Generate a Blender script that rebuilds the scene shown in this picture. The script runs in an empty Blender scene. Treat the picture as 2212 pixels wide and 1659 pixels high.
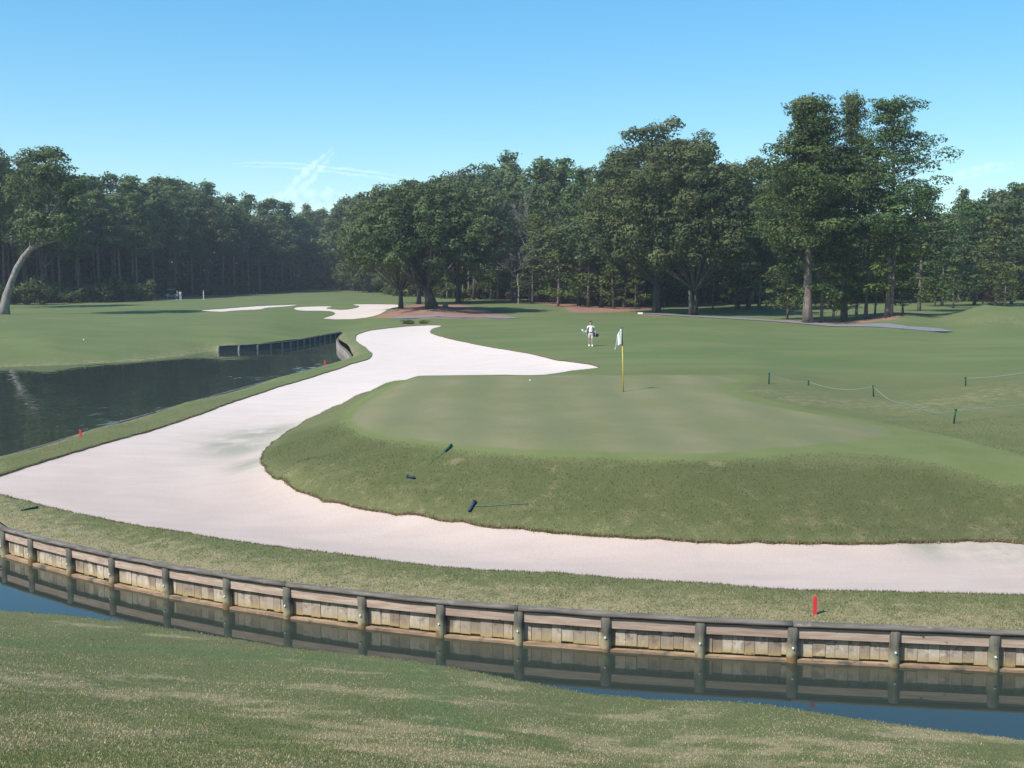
import bpy, bmesh, math, random
import numpy as np
from mathutils import Vector, Matrix
from mathutils.geometry import delaunay_2d_cdt

random.seed(7); rng = np.random.default_rng(7)
sc = bpy.context.scene
COL = sc.collection
F = 2372.0; CX, CY = 1106.0, 829.5
CAMZ = 6.6
PITCH = math.atan(229.5 / F)
CP, SP = math.cos(PITCH), math.sin(PITCH)

# ------------------------------------------------------------------ survey helpers
def ray(px, py):
    X = (px - CX) / F; Y = (CY - py) / F
    return np.array([X, CP + Y * SP, Y * CP - SP])
def P(px, py, z):
    r = ray(px, py); t = (z - CAMZ) / r[2]
    return (r[0] * t, r[1] * t, z)
def PD(px, py, d):
    r = ray(px, py); t = d / r[1]
    return (r[0] * t, d, CAMZ + r[2] * t)

# ------------------------------------------------------------------ terrain survey
ctrl = []
def C(z, *pts):
    for p in pts:
        ctrl.append(P(p[0], p[1], z))
def Cz(*pts):
    for p in pts: ctrl.append(P(*p))
C(.66, (-100,1112),(0,1134),(200,1182),(489,1238),(783,1274),(1121,1302),(1513,1330),(1935,1349),(2212,1356),(2600,1361))
C(.90, (2600,1175),(2212,1170),(1900,1170),(1600,1168),(1300,1156),(1050,1135),(860,1108),(700,1080))
Cz((600,1035,.92),(566,990,.92),(600,950,.93),(640,922,.95),(740,872,1.0),(800,845,1.05),(860,820,1.12))
Cz((300,1040,.70),(400,980,.75),(700,1140,.68),(1200,1195,.68),(1700,1225,.70),(120,1050,.71),(520,900,.84))
Cz((600,835,.9),(760,785,1.0),(802,765,1.1),(772,735,1.2))
C(.70, (0,985),(200,925),(400,868),(600,815),(740,778))
# green complex
Cz((760,930,1.95),(860,960,2.05),(1050,982,2.1),(1300,992,2.15),(1500,995,2.15),(1700,988,2.15),(1850,990,2.1),(2000,1005,2.0),(2212,1045,1.7),(2500,1080,1.6))
Cz((700,985,1.45),(900,1040,1.48),(1300,1075,1.5),(1700,1080,1.5))
Cz((900,900,2.15),(1100,900,2.2),(1347,846,2.3),(1300,920,2.2),(1500,930,2.2),(1700,930,2.2),(1100,830,2.33),(1500,825,2.33),(1600,850,2.28))
Cz((900,812,2.22),(1050,810,2.32),(1300,807,2.32),(1500,807,2.3),(1700,814,2.1),(745,905,1.85),(775,880,1.95),(840,842,2.08))
Cz((1900,935,2.08),(2212,985,1.95),(2212,945,1.95),(2500,1000,1.8))
# sand behind the green
Cz((1060,800,1.25),(900,798,1.2),(1200,788,1.4),(1293,794,1.6),(850,740,1.25),(950,770,1.2),(750,810,1.0),(850,790,1.1))
ctrl += [(-3,55,1.45),(1,55,1.5),(4,56,1.6),(9,57,1.75)]
Cz((850,707,1.45),(950,702,1.6),(930,718,1.55),(1000,735,1.6),(1080,750,1.6),(1220,776,1.6))
Cz((1276,748,1.75),(1420,770,1.75),(1500,740,1.85),(1347,700,2.05),(1500,700,2.05),(1700,740,1.7),(1700,785,1.6),(1900,770,1.55),(2100,740,1.6),(2212,765,1.55),(2400,760,1.6),(2040,718,1.7),(1560,688,2.0),(1800,704,1.85))
# rough ridge with the rope posts
Cz((1661,832,2.0),(1746,834,1.95),(1830,848,1.85),(1887,858,1.78),(1970,856,1.85),(2086,833,2.15),(2212,815,2.3),(2400,805,2.4),(2060,915,1.9),(2212,900,2.05),(2100,870,2.1),(1750,868,2.1),(1900,895,1.9),(2400,900,2.1))
ctrl += [(16,54,1.5),(20,54,1.5),(24,57,1.55)]
# right mound
Cz((2120,658,3.9),(1950,675,3.0),(1860,697,2.1),(2212,664,3.7),(2400,675,3.2),(2100,700,2.3),(2212,705,2.2))
ctrl += [(50,128,2.3),(40,128,2.2),(60,130,2.3),(70,150,2.2)]
# forest floor right, mound with oaks
Cz((1415,676,2.0),(1485,681,2.0),(1700,664,2.1),(1760,698,1.95),(1100,652,2.3),(1250,662,2.1),(1600,660,2.2),(2000,650,2.3))
Cz((930,660,2.95),(880,667,2.5),(985,664,2.6),(820,686,1.7),(900,687,1.8),(1000,686,1.85),(1060,686,1.85),(1110,668,2.2))
ctrl += [(-12,165,2.0),(-4,165,2.1),(-25,170,2.0)]
# left fairway
Cz((100,740,1.25),(300,738,1.2),(0,700,1.65),(200,700,1.65),(400,700,1.6),(600,700,1.6),(5,678,1.9),(300,668,2.0),(600,672,1.8),(740,700,1.4),(100,655,2.0),(300,648,2.2),(390,642,2.35),(440,639,2.4),(650,633,2.8),(800,630,2.6),(850,640,2.3))
Cz((500,660,2.1),(760,668,1.9),(760,655,2.3),(700,684,1.7))
C(-.05, (471,760),(400,770),(300,782),(150,790),(0,795),(-300,800),(-700,806))
C(.8, (735,730),(757,762))
for a in (-.8, -.4, 0, .4, .8):
    ctrl += [(a*420, 420, 3.0), (a*750, 750, 3.0)]
for a in (-.75, .75):
    ctrl += [(a*200, 200, 2.2), (a*120, 120, 1.8 if a > 0 else 1.6)]
ctrl += [(.75*60, 60, 1.7), (.75*30, 30, 1.5), (.75*20, 20, .8)]
def chain(pts, step=70):
    for (a, b, z0), (c, d, z1) in zip(pts[:-1], pts[1:]):
        k = max(1, int(math.hypot(c-a, (d-b)*3)/step))
        for i in range(k):
            t = i/k; ctrl.append(P(a+(c-a)*t, b+(d-b)*t, z0+(z1-z0)*t))
    ctrl.append(P(*pts[-1]))
bunker_px = [(772,722,1.35),(800,713,1.4),(850,707,1.45),(900,703,1.5),(950,702,1.6),(934,710,1.55),(930,718,1.55),(960,728,1.6),
 (1000,737,1.6),(1080,752,1.6),(1150,764,1.6),(1220,778,1.6),(1272,786,1.6),(1293,794,1.6),(1240,800,1.55),(1150,812,1.5),
 (1060,820,1.4),(980,822,1.3),(915,819,1.2),(860,822,1.12),(800,845,1.05),(740,872,1.0),(690,895,.97),(640,922,.95),(600,950,.93),
 (575,970,.92),(566,990,.92),(575,1012,.92),(600,1035,.92),(640,1058,.9),(700,1080,.9),(780,1098,.9),(860,1108,.9),(950,1122,.9),
 (1050,1135,.9),(1150,1143,.9),(1300,1156,.9),(1450,1164,.9),(1600,1168,.9),(1750,1171,.9),(1900,1171,.9),(2000,1168,.9),
 (2120,1165,.9),(2212,1171,.9),(2450,1178,.9),(2750,1195,.88),(2850,1240,.8),(2750,1285,.74),(2500,1290,.74),(2212,1285,.74),
 (2000,1280,.74),(1800,1275,.74),(1600,1266,.74),(1400,1252,.74),(1200,1238,.74),(1000,1228,.74),(800,1206,.74),(600,1180,.74),
 (400,1152,.74),(200,1116,.74),(100,1094,.74),(20,1073,.74),(-40,1052,.74),(-32,1038,.74),(0,1025,.74),(100,993,.76),(200,963,.78),
 (300,935,.8),(400,904,.82),(500,868,.88),(600,835,.9),(700,805,.95),(760,785,1.0),(795,775,1.05),(803,765,1.1),(790,750,1.15),
 (772,738,1.25)]
chain([(a, b, z) for a, b, z in bunker_px]+[bunker_px[0]])
chain([(745,905,1.85),(742,920,1.88),(760,932,1.95),(860,960,2.05),(950,972,2.08),(1050,982,2.1),(1200,989,2.13),(1300,992,2.15),(1500,995,2.15),(1700,988,2.15),(1850,990,2.1),(2000,1005,2.0),(2100,1022,1.86),(2212,1045,1.72),(2400,1075,1.6)])
chain([(640,1000,1.42),(700,1015,1.45),(800,1035,1.47),(900,1048,1.48),(1100,1065,1.49),(1300,1078,1.5),(1500,1083,1.5),(1700,1085,1.5),(1900,1090,1.42),(2100,1098,1.32),(2300,1110,1.25)])
chain([(900,812,2.22),(1000,810,2.3),(1100,809,2.32),(1300,807,2.32),(1500,807,2.3),(1600,809,2.2),(1700,814,2.1)])
chain([(0,1134,.66),(200,1182,.66),(489,1238,.66),(783,1274,.66),(1121,1302,.66),(1513,1330,.66),(1935,1349,.66),(2212,1356,.66),(2600,1361,.66)])
chain([(471,760,-.05),(400,770,-.05),(300,782,-.05),(150,790,-.05),(0,795,-.05),(-300,800,-.05),(-700,806,-.05)])
chain([(465,750,.30),(400,758,.25),(300,769,.25),(150,777,.25),(0,782,.25),(-300,787,.25),(-700,793,.25)])
chain([(440,742,.6),(300,753,.6),(150,762,.6),(0,767,.6),(-300,772,.6)])
chain([(468,792,-.9),(400,806,-.9),(300,820,-.9),(150,828,-.9),(0,834,-.9),(-300,840,-.9),(-700,846,-.9)])
chain([(480,743,.60),(550,741,.60),(650,729,.60),(700,720,.60),(742,714,.66)])
ctrl = np.array(ctrl)
_w = np.stack([ctrl[:,0]/np.maximum(ctrl[:,1],8)*1.3, 26/np.maximum(ctrl[:,1],8)-.12*np.log(np.maximum(ctrl[:,1],8))], -1)
_k = []
for i in range(len(_w)-1, -1, -1):
    if all(((_w[i]-_w[j])**2).sum() > 6e-6 for j in _k): _k.append(i)
ctrl = ctrl[_k]
def warp(x, y):
    y = np.maximum(y, 8.0)
    return np.stack([x / y * 1.3, 26.0 / y - .12*np.log(y)], -1)
KP = warp(ctrl[:, 0], ctrl[:, 1])
def kern(a, b):
    d = np.sqrt(((a[:, None, :] - b[None, :, :])**2).sum(-1) + 3e-5)
    return d
n = len(KP)
A = np.zeros((n + 3, n + 3))
A[:n, :n] = kern(KP, KP) - np.eye(n) * .0005
A[:n, n] = 1; A[:n, n+1:] = KP; A[n, :n] = 1; A[n+1:, :n] = KP.T
sol = np.linalg.solve(A, np.concatenate([ctrl[:, 2], [0, 0, 0]]))
def H(x, y):
    x = np.atleast_1d(np.asarray(x, float)); y = np.atleast_1d(np.asarray(y, float))
    out = np.empty(len(x))
    for s in range(0, len(x), 8000):
        w = warp(x[s:s+8000], y[s:s+8000])
        out[s:s+8000] = kern(w, KP) @ sol[:n] + sol[n] + w @ sol[n+1:]
    out += .018*np.sin(x*1.9+np.sin(y*1.3)) * np.cos(y*1.1+.6*x) * np.clip((60-y)/30, .3, 1)
    return out
def h1(x, y): return float(H([x], [y])[0])
def hit(px, py):
    """where the sight line through a surveyed direction meets the terrain"""
    r = ray(px, py)
    d = np.geomspace(17, 600, 900)
    t = d / r[1]
    f = CAMZ + r[2]*t - H(r[0]*t, d)
    i = np.argmax(f < 0) if (f < 0).any() else 899
    if i == 0: i = 1
    q = f[i-1] / (f[i-1] - f[i] + 1e-9)
    dd = d[i-1] + q*(d[i]-d[i-1]); tt = dd / r[1]
    return (r[0]*tt, dd, CAMZ + r[2]*tt)

# ------------------------------------------------------------------ materials
def mat(name):
    m = bpy.data.materials.new(name); m.use_nodes = True
    nt = m.node_tree; nt.nodes.clear()
    o = nt.nodes.new('ShaderNodeOutputMaterial')
    return m, nt, o
class N:
    def __init__(s, nt): s.nt = nt
    def n(s, t, **k):
        x = s.nt.nodes.new(t)
        for a, b in k.items(): setattr(x, a, b)
        return x
    def l(s, a, b): s.nt.links.new(a, b)
    def val(s, sock, v):
        if hasattr(v, 'links'): s.l(v, sock)
        else: sock.default_value = v
    def noise(s, vec, scale, detail=4, rough=.6):
        x = s.n('ShaderNodeTexNoise'); s.l(vec, x.inputs['Vector']); x.inputs['Scale'].default_value = scale
        x.inputs['Detail'].default_value = detail; x.inputs['Roughness'].default_value = rough
        return x.outputs['Fac']
    def ramp(s, fac, a, b):
        x = s.n('ShaderNodeMapRange'); x.interpolation_type = 'SMOOTHSTEP'; s.l(fac, x.inputs[0])
        x.inputs[1].default_value = a; x.inputs[2].default_value = b
        return x.outputs[0]
    def math(s, op, a, b=0.0):
        x = s.n('ShaderNodeMath', operation=op); s.val(x.inputs[0], a); s.val(x.inputs[1], b); return x.outputs[0]
    def mix(s, f, a, b):
        x = s.n('ShaderNodeMix', data_type='RGBA'); s.val(x.inputs[0], f)
        for k, v in ((6, a), (7, b)):
            if isinstance(v, tuple): x.inputs[k].default_value = (*v, 1)
            else: s.l(v, x.inputs[k])
        return x.outputs[2]
    def attr(s, name):
        return s.n('ShaderNodeAttribute', attribute_name=name).outputs['Fac']
    def bsdf(s, o, color, rough=.9, spec=.2, bump=None, bstr=.3, bdist=.02, **kw):
        b = s.n('ShaderNodeBsdfPrincipled')
        if isinstance(color, tuple): b.inputs['Base Color'].default_value = (*color, 1)
        else: s.l(color, b.inputs['Base Color'])
        s.val(b.inputs['Roughness'], rough); b.inputs['Specular IOR Level'].default_value = spec
        if bump is not None:
            bp = s.n('ShaderNodeBump'); s.l(bump, bp.inputs['Height'])
            bp.inputs['Strength'].default_value = bstr; bp.inputs['Distance'].default_value = bdist
            s.l(bp.outputs[0], b.inputs['Normal'])
        for k, v in kw.items(): b.inputs[k.replace('_', ' ')].default_value = v
        s.l(b.outputs[0], o.inputs['Surface'])
        return b
def plain(name, col, rough=.6, spec=.3, var=.12, scale=8):
    m, nt, o = mat(name); g = N(nt)
    tc = g.n('ShaderNodeTexCoord').outputs['Object']
    f = g.noise(tc, scale, 5)
    c = g.mix(g.ramp(f, .3, .7), tuple(v*(1-var) for v in col), tuple(min(1, v*(1+var)) for v in col))
    g.bsdf(o, c, rough, spec, f, .15, .01)
    return m

def turf_material():
    m, nt, o = mat('turf'); g = N(nt)
    pos = g.n('ShaderNodeNewGeometry').outputs['Position']
    big = g.noise(pos, .09, 3); mid = g.noise(pos, .7, 4); patch = g.noise(pos, 2.6, 5, .65)
    fine = g.noise(pos, 22, 5, .7); vf = g.noise(pos, 70, 3, .8)
    c = g.mix(g.ramp(mid, .3, .7), (.120,.134,.052), (.152,.154,.066))
    c = g.mix(g.math('MULTIPLY', g.ramp(fine, .32, .72), .65), c, (.135,.150,.075))
    c = g.mix(g.math('MULTIPLY', g.ramp(vf, .5, .75), .45), c, (.045,.062,.026))
    # fairway: smoother, cooler green with broad tones; painted bands imitate shading on its undulations
    fw = g.mix(g.ramp(big, .35, .65), (.112,.150,.056), (.150,.174,.070))
    fw = g.mix(g.math('MULTIPLY', g.ramp(mid, .35, .7), .5), fw, (.150,.158,.074))
    sm = g.n('ShaderNodeMapping'); g.l(pos, sm.inputs[0]); sm.inputs['Scale'].default_value = (.10, .34, 1); sm.inputs['Rotation'].default_value = (0, 0, .18)
    band = g.noise(sm.outputs[0], 1.0, 3, .5)
    fw = g.mix(g.math('MULTIPLY', g.ramp(band, .42, .62), .45), fw, (.096,.134,.052))
    fw = g.mix(g.math('MULTIPLY', g.ramp(patch, .48, .68), .30), fw, (.150,.155,.080))
    fw = g.mix(g.math('MULTIPLY', g.ramp(fine, .45, .75), .25), fw, (.080,.108,.042))
    c = g.mix(g.attr('fair'), c, fw)
    # dry, straw coloured grass
    d = g.math('ADD', g.attr('dry'), g.math('MULTIPLY', g.math('SUBTRACT', patch, .5), 1.6))
    d = g.math('ADD', d, g.math('MULTIPLY', g.math('SUBTRACT', fine, .5), 1.1))
    dm = g.ramp(d, .42, .95)
    c = g.mix(g.math('MULTIPLY', dm, .8), c, g.mix(g.ramp(fine, .3, .7), (.22,.185,.095), (.37,.31,.185)))
    # putting surface and its collar (signed distances in metres, negative inside)
    wob = g.math('MULTIPLY', g.math('SUBTRACT', g.noise(pos, 1.3, 3), .5), .5)
    sc_ = g.math('ADD', g.attr('sd_collar'), wob)
    col = g.mix(g.ramp(mid, .3, .7), (.138,.168,.058), (.160,.184,.070))
    cm = g.math('SUBTRACT', 1.0, g.ramp(sc_, -.25, .25))
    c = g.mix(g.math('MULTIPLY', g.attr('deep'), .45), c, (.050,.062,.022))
    c = g.mix(g.math('MULTIPLY', cm, .8), c, col)
    wv = g.n('ShaderNodeTexWave'); g.l(pos, wv.inputs[0]); wv.inputs['Scale'].default_value = .13
    wv.inputs['Distortion'].default_value = 1.2; wv.inputs['Detail'].default_value = 1
    gr = g.mix(g.ramp(g.noise(pos, .35, 4), .35, .65), (.176,.176,.084), (.208,.194,.106))
    gr = g.mix(g.math('MULTIPLY', wv.outputs['Fac'], .6), gr, (.148,.164,.080))
    sg = g.math('ADD', g.attr('sd_green'), g.math('MULTIPLY', wob, .5))
    c = g.mix(g.math('SUBTRACT', 1.0, g.ramp(sg, -.12, .12)), c, gr)
    # pine straw
    ss = g.math('ADD', g.attr('sd_straw'), g.math('MULTIPLY', g.math('SUBTRACT', g.noise(pos, .5, 4), .5), 1.6))
    st = g.mix(g.ramp(g.noise(pos, 1.2, 4), .3, .7), (.24,.125,.088), (.30,.19,.14))
    c = g.mix(g.math('SUBTRACT', 1.0, g.ramp(ss, -.8, .6)), c, st)
    bh = g.math('ADD', g.math('MULTIPLY', fine, .6), g.math('MULTIPLY', patch, .7))
    g.bsdf(o, c, .95, .08, bh, .55, .05)
    return m
def sand_material():
    m, nt, o = mat('bunker_sand'); g = N(nt)
    pos = g.n('ShaderNodeNewGeometry').outputs['Position']
    mp = g.n('ShaderNodeMapping'); g.l(pos, mp.inputs[0]); mp.inputs['Scale'].default_value = (.6, 1.6, 1)
    a = g.noise(mp.outputs[0], .8, 5); f = g.noise(pos, 14, 6, .7); ff = g.noise(pos, 90, 2)
    c = g.mix(g.ramp(a, .3, .7), (.60,.505,.445), (.65,.555,.49))
    c = g.mix(g.math('MULTIPLY', g.ramp(f, .45, .8), .3), c, (.50,.43,.41))
    mm_ = g.noise(pos, 3.5, 5, .7); c = g.mix(g.math('MULTIPLY', g.ramp(mm_, .5, .72), .22), c, (.47,.40,.375))
    c = g.mix(g.math('MULTIPLY', g.ramp(ff, .66, .75), .2), c, (.40,.34,.31))
    c = g.mix(g.attr('near_tint'), c, g.mix(g.ramp(a, .3, .7), (.475,.378,.325), (.52,.418,.362)))
    c = g.mix(g.math('MULTIPLY', g.ramp(f, .45, .8), .28), c, (.44,.37,.35))
    s = g.math('MULTIPLY', g.attr('stain'), g.ramp(g.noise(pos, .9, 5, .7), .25, .55))
    c = g.mix(g.math('MULTIPLY', s, 1.0), c, (.30,.285,.225))
    g.bsdf(o, c, .95, .1, g.math('ADD', g.math('MULTIPLY', f, .8), a), .5, .04)
    return m
def wood_material(name, kind):
    m, nt, o = mat(name); g = N(nt)
    geo = g.n('ShaderNodeNewGeometry'); pos = geo.outputs['Position']
    sep = g.n('ShaderNodeSeparateXYZ'); g.l(pos, sep.inputs[0]); z = sep.outputs[2]
    mp = g.n('ShaderNodeMapping'); g.l(pos, mp.inputs[0])
    mp.inputs['Scale'].default_value = (14, 14, 1.2) if kind in ('plank', 'post') else (1.2, 5, 22)
    gr = g.noise(mp.outputs[0], 1.0, 6, .65); bl = g.noise(pos, 3.2, 4)
    spot = g.noise(pos, 1.3, 3)
    if kind == 'plank':
        t = g.attr('tone')
        c = g.mix(g.ramp(t, 0, 1), (.34,.26,.19), (.70,.60,.47))
        c = g.mix(g.ramp(gr, .35, .7), g.mix(.45, c, (.13,.105,.09)), c)
        bg_ = g.noise(pos, 7, 3); c = g.mix(g.math('MULTIPLY', g.math('MULTIPLY', g.ramp(bg_, .5, .66), g.ramp(z, .10, .34)), .7), c, (.10,.08,.075))
        c = g.mix(g.math('MULTIPLY', g.ramp(g.noise(pos, 4.2, 3), .6, .7), .5), c, (.75,.70,.62))
        # drip stains from the top and the tide line of algae
        drip = g.math('MULTIPLY', g.ramp(gr, .45, .62), g.ramp(z, .16, .38))
        c = g.mix(g.math('MULTIPLY', drip, .55), c, (.12,.10,.09))
        zz = g.math('SUBTRACT', z, g.math('MULTIPLY', g.math('SUBTRACT', gr, .5), .22))
        c = g.mix(g.math('MULTIPLY', g.math('SUBTRACT', 1, g.ramp(zz, .09, .22)), .7), c, (.40,.31,.13))
        c = g.mix(g.math('SUBTRACT', 1, g.ramp(zz, .02, .10)), c, (.11,.09,.045))
    elif kind == 'board':
        t = g.attr('tone')
        c = g.mix(g.ramp(gr, .3, .75), (.36,.26,.20), (.58,.46,.37))
        c = g.mix(g.math('MULTIPLY', g.ramp(t, 0, 1), .4), c, (.30,.21,.17))
        c = g.mix(g.ramp(g.noise(pos, 6, 2), .68, .76), c, (.07,.05,.045))
    elif kind == 'ledge':
        c = g.mix(g.ramp(gr, .3, .7), (.22,.14,.09), (.44,.31,.20))
        c = g.mix(g.ramp(bl, .5, .7), c, (.12,.11,.08))
    elif kind == 'cap':
        c = g.mix(g.ramp(gr, .3, .72), (.095,.082,.068), (.215,.190,.165))
        c = g.mix(g.ramp(bl, .62, .72), c, (.24,.22,.21))
    else:
        c = g.mix(g.ramp(gr, .3, .7), (.075,.072,.060), (.155,.148,.125))
        zz = g.math('ADD', z, g.math('MULTIPLY', g.math('SUBTRACT', bl, .5), .7))
        c = g.mix(g.math('MULTIPLY', g.math('SUBTRACT', 1, g.ramp(zz, .12, .42)), .85), c, (.36,.33,.21))
        c = g.mix(g.math('SUBTRACT', 1, g.ramp(zz, .0, .12)), c, (.20,.13,.06))
    g.bsdf(o, c, .8, .2, gr, .5, .015)
    return m
def leaf_material(name, dark, light, accent=None, bare=False):
    m, nt, o = mat(name); g = N(nt)
    oi = g.n('ShaderNodeObjectInfo').outputs['Random']
    c = g.mix(g.attr('tone'), dark, light)
    c2 = g.mix(g.attr('tone'), tuple(v*.78 for v in dark), (light[0]*1.05, light[1]*.82, light[2]*.8))
    c = g.mix(oi, c, c2)
    if accent:
        pos = g.n('ShaderNodeNewGeometry').outputs['Position']
        c = g.mix(g.ramp(g.noise(pos, .5, 2), .66, .76), c, accent)
    d = g.n('ShaderNodeBsdfDiffuse'); g.l(c, d.inputs[0])
    t = g.n('ShaderNodeBsdfTranslucent'); g.l(c, t.inputs[0])
    x = g.n('ShaderNodeMixShader'); x.inputs[0].default_value = .22
    g.l(d.outputs[0], x.inputs[1]); g.l(t.outputs[0], x.inputs[2]); g.l(x.outputs[0], o.inputs['Surface'])
    return m
def bark_material(name, a, b):
    m, nt, o = mat(name); g = N(nt)
    tc = g.n('ShaderNodeTexCoord').outputs['Object']
    mp = g.n('ShaderNodeMapping'); g.l(tc, mp.inputs[0]); mp.inputs['Scale'].default_value = (3, 3, .8)
    f = g.noise(mp.outputs[0], 1.6, 6, .7)
    c = g.mix(g.ramp(f, .3, .7), a, b)
    g.bsdf(o, c, .95, .1, f, .6, .06)
    return m
def blade_material():
    m, nt, o = mat('grass_blade'); g = N(nt)
    c = g.n('ShaderNodeAttribute', attribute_name='col').outputs['Color']
    d = g.n('ShaderNodeBsdfDiffuse'); g.l(c, d.inputs[0])
    t = g.n('ShaderNodeBsdfTranslucent'); g.l(c, t.inputs[0])
    x = g.n('ShaderNodeMixShader'); x.inputs[0].default_value = .35
    g.l(d.outputs[0], x.inputs[1]); g.l(t.outputs[0], x.inputs[2]); g.l(x.outputs[0], o.inputs['Surface'])
    return m
def water_material():
    m, nt, o = mat('pond_water'); g = N(nt)
    pos = g.n('ShaderNodeNewGeometry').outputs['Position']
    mp = g.n('ShaderNodeMapping'); g.l(pos, mp.inputs[0]); mp.inputs['Scale'].default_value = (1.0, .5, 1)
    f = g.noise(mp.outputs[0], 1.6, 2, .5)
    sep = g.n('ShaderNodeSeparateXYZ'); g.l(pos, sep.inputs[0])
    far = g.ramp(sep.outputs[1], 27, 36)
    patchy = g.math('ADD', .35, g.ramp(g.noise(pos, .12, 3), .5, .7))
    hgt = g.math('MULTIPLY', f, g.math('ADD', .04, g.math('MULTIPLY', far, g.math('MULTIPLY', patchy, 2.2))))
    b = g.bsdf(o, (.030,.040,.032), .015, .5, hgt, .35, .03, IOR=1.46)
    return m
M = dict(
    turf=turf_material(), sand=sand_material(), water=water_material(), blade=blade_material(),
    soil=plain('soil', (.13,.085,.055), .95, .05, .3),
    plank=wood_material('plank_wood', 'plank'), board=wood_material('board_wood', 'board'),
    ledge=wood_material('ledge_wood', 'ledge'), cap=wood_material('cap_wood', 'cap'), post=wood_material('post_wood', 'post'),
    bleached=bark_material('bleached_wood', (.20,.18,.155), (.40,.37,.33)),
    bolt=plain('galvanised_bolt', (.8,.8,.78), .4, .5),
    pine=leaf_material('pine_needles', (.048,.086,.036), (.158,.232,.086)),
    young=leaf_material('young_pine_needles', (.048,.085,.026), (.170,.225,.066)),
    oak=leaf_material('oak_leaves', (.052,.080,.038), (.156,.206,.090)),
    brush=leaf_material('brush_leaves', (.036,.058,.024), (.125,.165,.062)),
    rust=leaf_material('rusty_leaves', (.09,.075,.04), (.26,.16,.09)),
    fresh=leaf_material('fresh_leaves', (.06,.10,.025), (.17,.21,.06)),
    haze_wood=leaf_material('far_wood_leaves', (.036,.055,.028), (.10,.135,.055)),
    bark=bark_material('pine_bark', (.10,.075,.06), (.26,.21,.18)),
    obark=bark_material('oak_bark', (.045,.04,.036), (.12,.11,.10)),
    pale=bark_material('pale_bark', (.13,.115,.10), (.34,.31,.28)),
    asphalt=plain('path_asphalt', (.20,.20,.215), .9, .1, .1, 2),
    yellow=plain('yellow_pole', (.62,.43,.05), .4, .4, .1), black=plain('black_paint', (.015,.015,.018), .5, .3),
    white=plain('white_cloth', (.90,.90,.88), .8, .1, .03), red=plain('red_paint', (.72,.05,.06), .5, .3, .06),
    greenp=plain('green_paint', (.008,.075,.045), .5, .3), rope=plain('pale_green_rope', (.22,.30,.27), .8, .1),
    teal=plain('teal_rope', (.07,.22,.17), .8, .1), skin=plain('skin', (.52,.30,.22), .6, .3, .06),
    shorts=plain('pale_grey_cloth', (.58,.52,.55), .85, .1, .05), hair=plain('dark_hair', (.035,.02,.015), .8, .2),
    navy=plain('navy_cloth', (.03,.05,.12), .7, .2), purple=plain('dark_cloth', (.10,.09,.14), .8, .1),
    lightblue=plain('light_blue_cloth', (.45,.62,.80), .8, .1), metal=plain('steel', (.6,.6,.6), .35, .5),
    rubber=plain('tyre_rubber', (.02,.02,.02), .8, .2), cartp=plain('cream_plastic', (.68,.66,.60), .4, .4, .04),
    belt=plain('brown_leather', (.10,.05,.03), .6, .3),
)

# ------------------------------------------------------------------ object helpers
def tag(o, label=None, cat=None, group=None, kind=None):
    if label: o['label'] = label
    if cat: o['category'] = cat
    if group: o['group'] = group
    if kind: o['kind'] = kind
    return o
def link(o, parent=None):
    COL.objects.link(o)
    if parent: o.parent = parent
    return o
def empty(name, loc=(0, 0, 0), rz=0):
    o = bpy.data.objects.new(name, None); link(o); o.location = loc; o.rotation_euler = (0, 0, rz)
    o.empty_display_size = .2
    return o
def mesh_np(name, V, faces, m, smooth=True, attrs=None, parent=None, mats=None, midx=None, obj=True, nrm=None):
    me = bpy.data.meshes.new(name)
    V = np.asarray(V, np.float32)
    if isinstance(faces, np.ndarray):
        k = faces.shape[1]; nf = len(faces)
        me.vertices.add(len(V)); me.vertices.foreach_set('co', V.ravel())
        me.loops.add(nf*k); me.loops.foreach_set('vertex_index', faces.astype(np.int32).ravel())
        me.polygons.add(nf); me.polygons.foreach_set('loop_start', np.arange(0, nf*k, k, dtype=np.int32))
    else:
        me.from_pydata([tuple(map(float, v)) for v in V], [], faces)
    for mm in (mats or [m]): me.materials.append(mm)
    if midx is not None: me.polygons.foreach_set('material_index', np.asarray(midx, np.int32))
    me.polygons.foreach_set('use_smooth', np.full(len(me.polygons), smooth))
    for k_, v_ in (attrs or {}).items():
        v_ = np.asarray(v_, np.float32)
        if v_.ndim == 2:
            at = me.attributes.new(k_, 'FLOAT_COLOR', 'POINT'); at.data.foreach_set('color', v_.ravel())
        else:
            at = me.attributes.new(k_, 'FLOAT', 'POINT'); at.data.foreach_set('value', v_)
    me.update(calc_edges=True)
    if nrm is None: me.validate()
    else: me.normals_split_custom_set_from_vertices(nrm.tolist())
    if not obj: return me
    return link(bpy.data.objects.new(name, me), parent)
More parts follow.
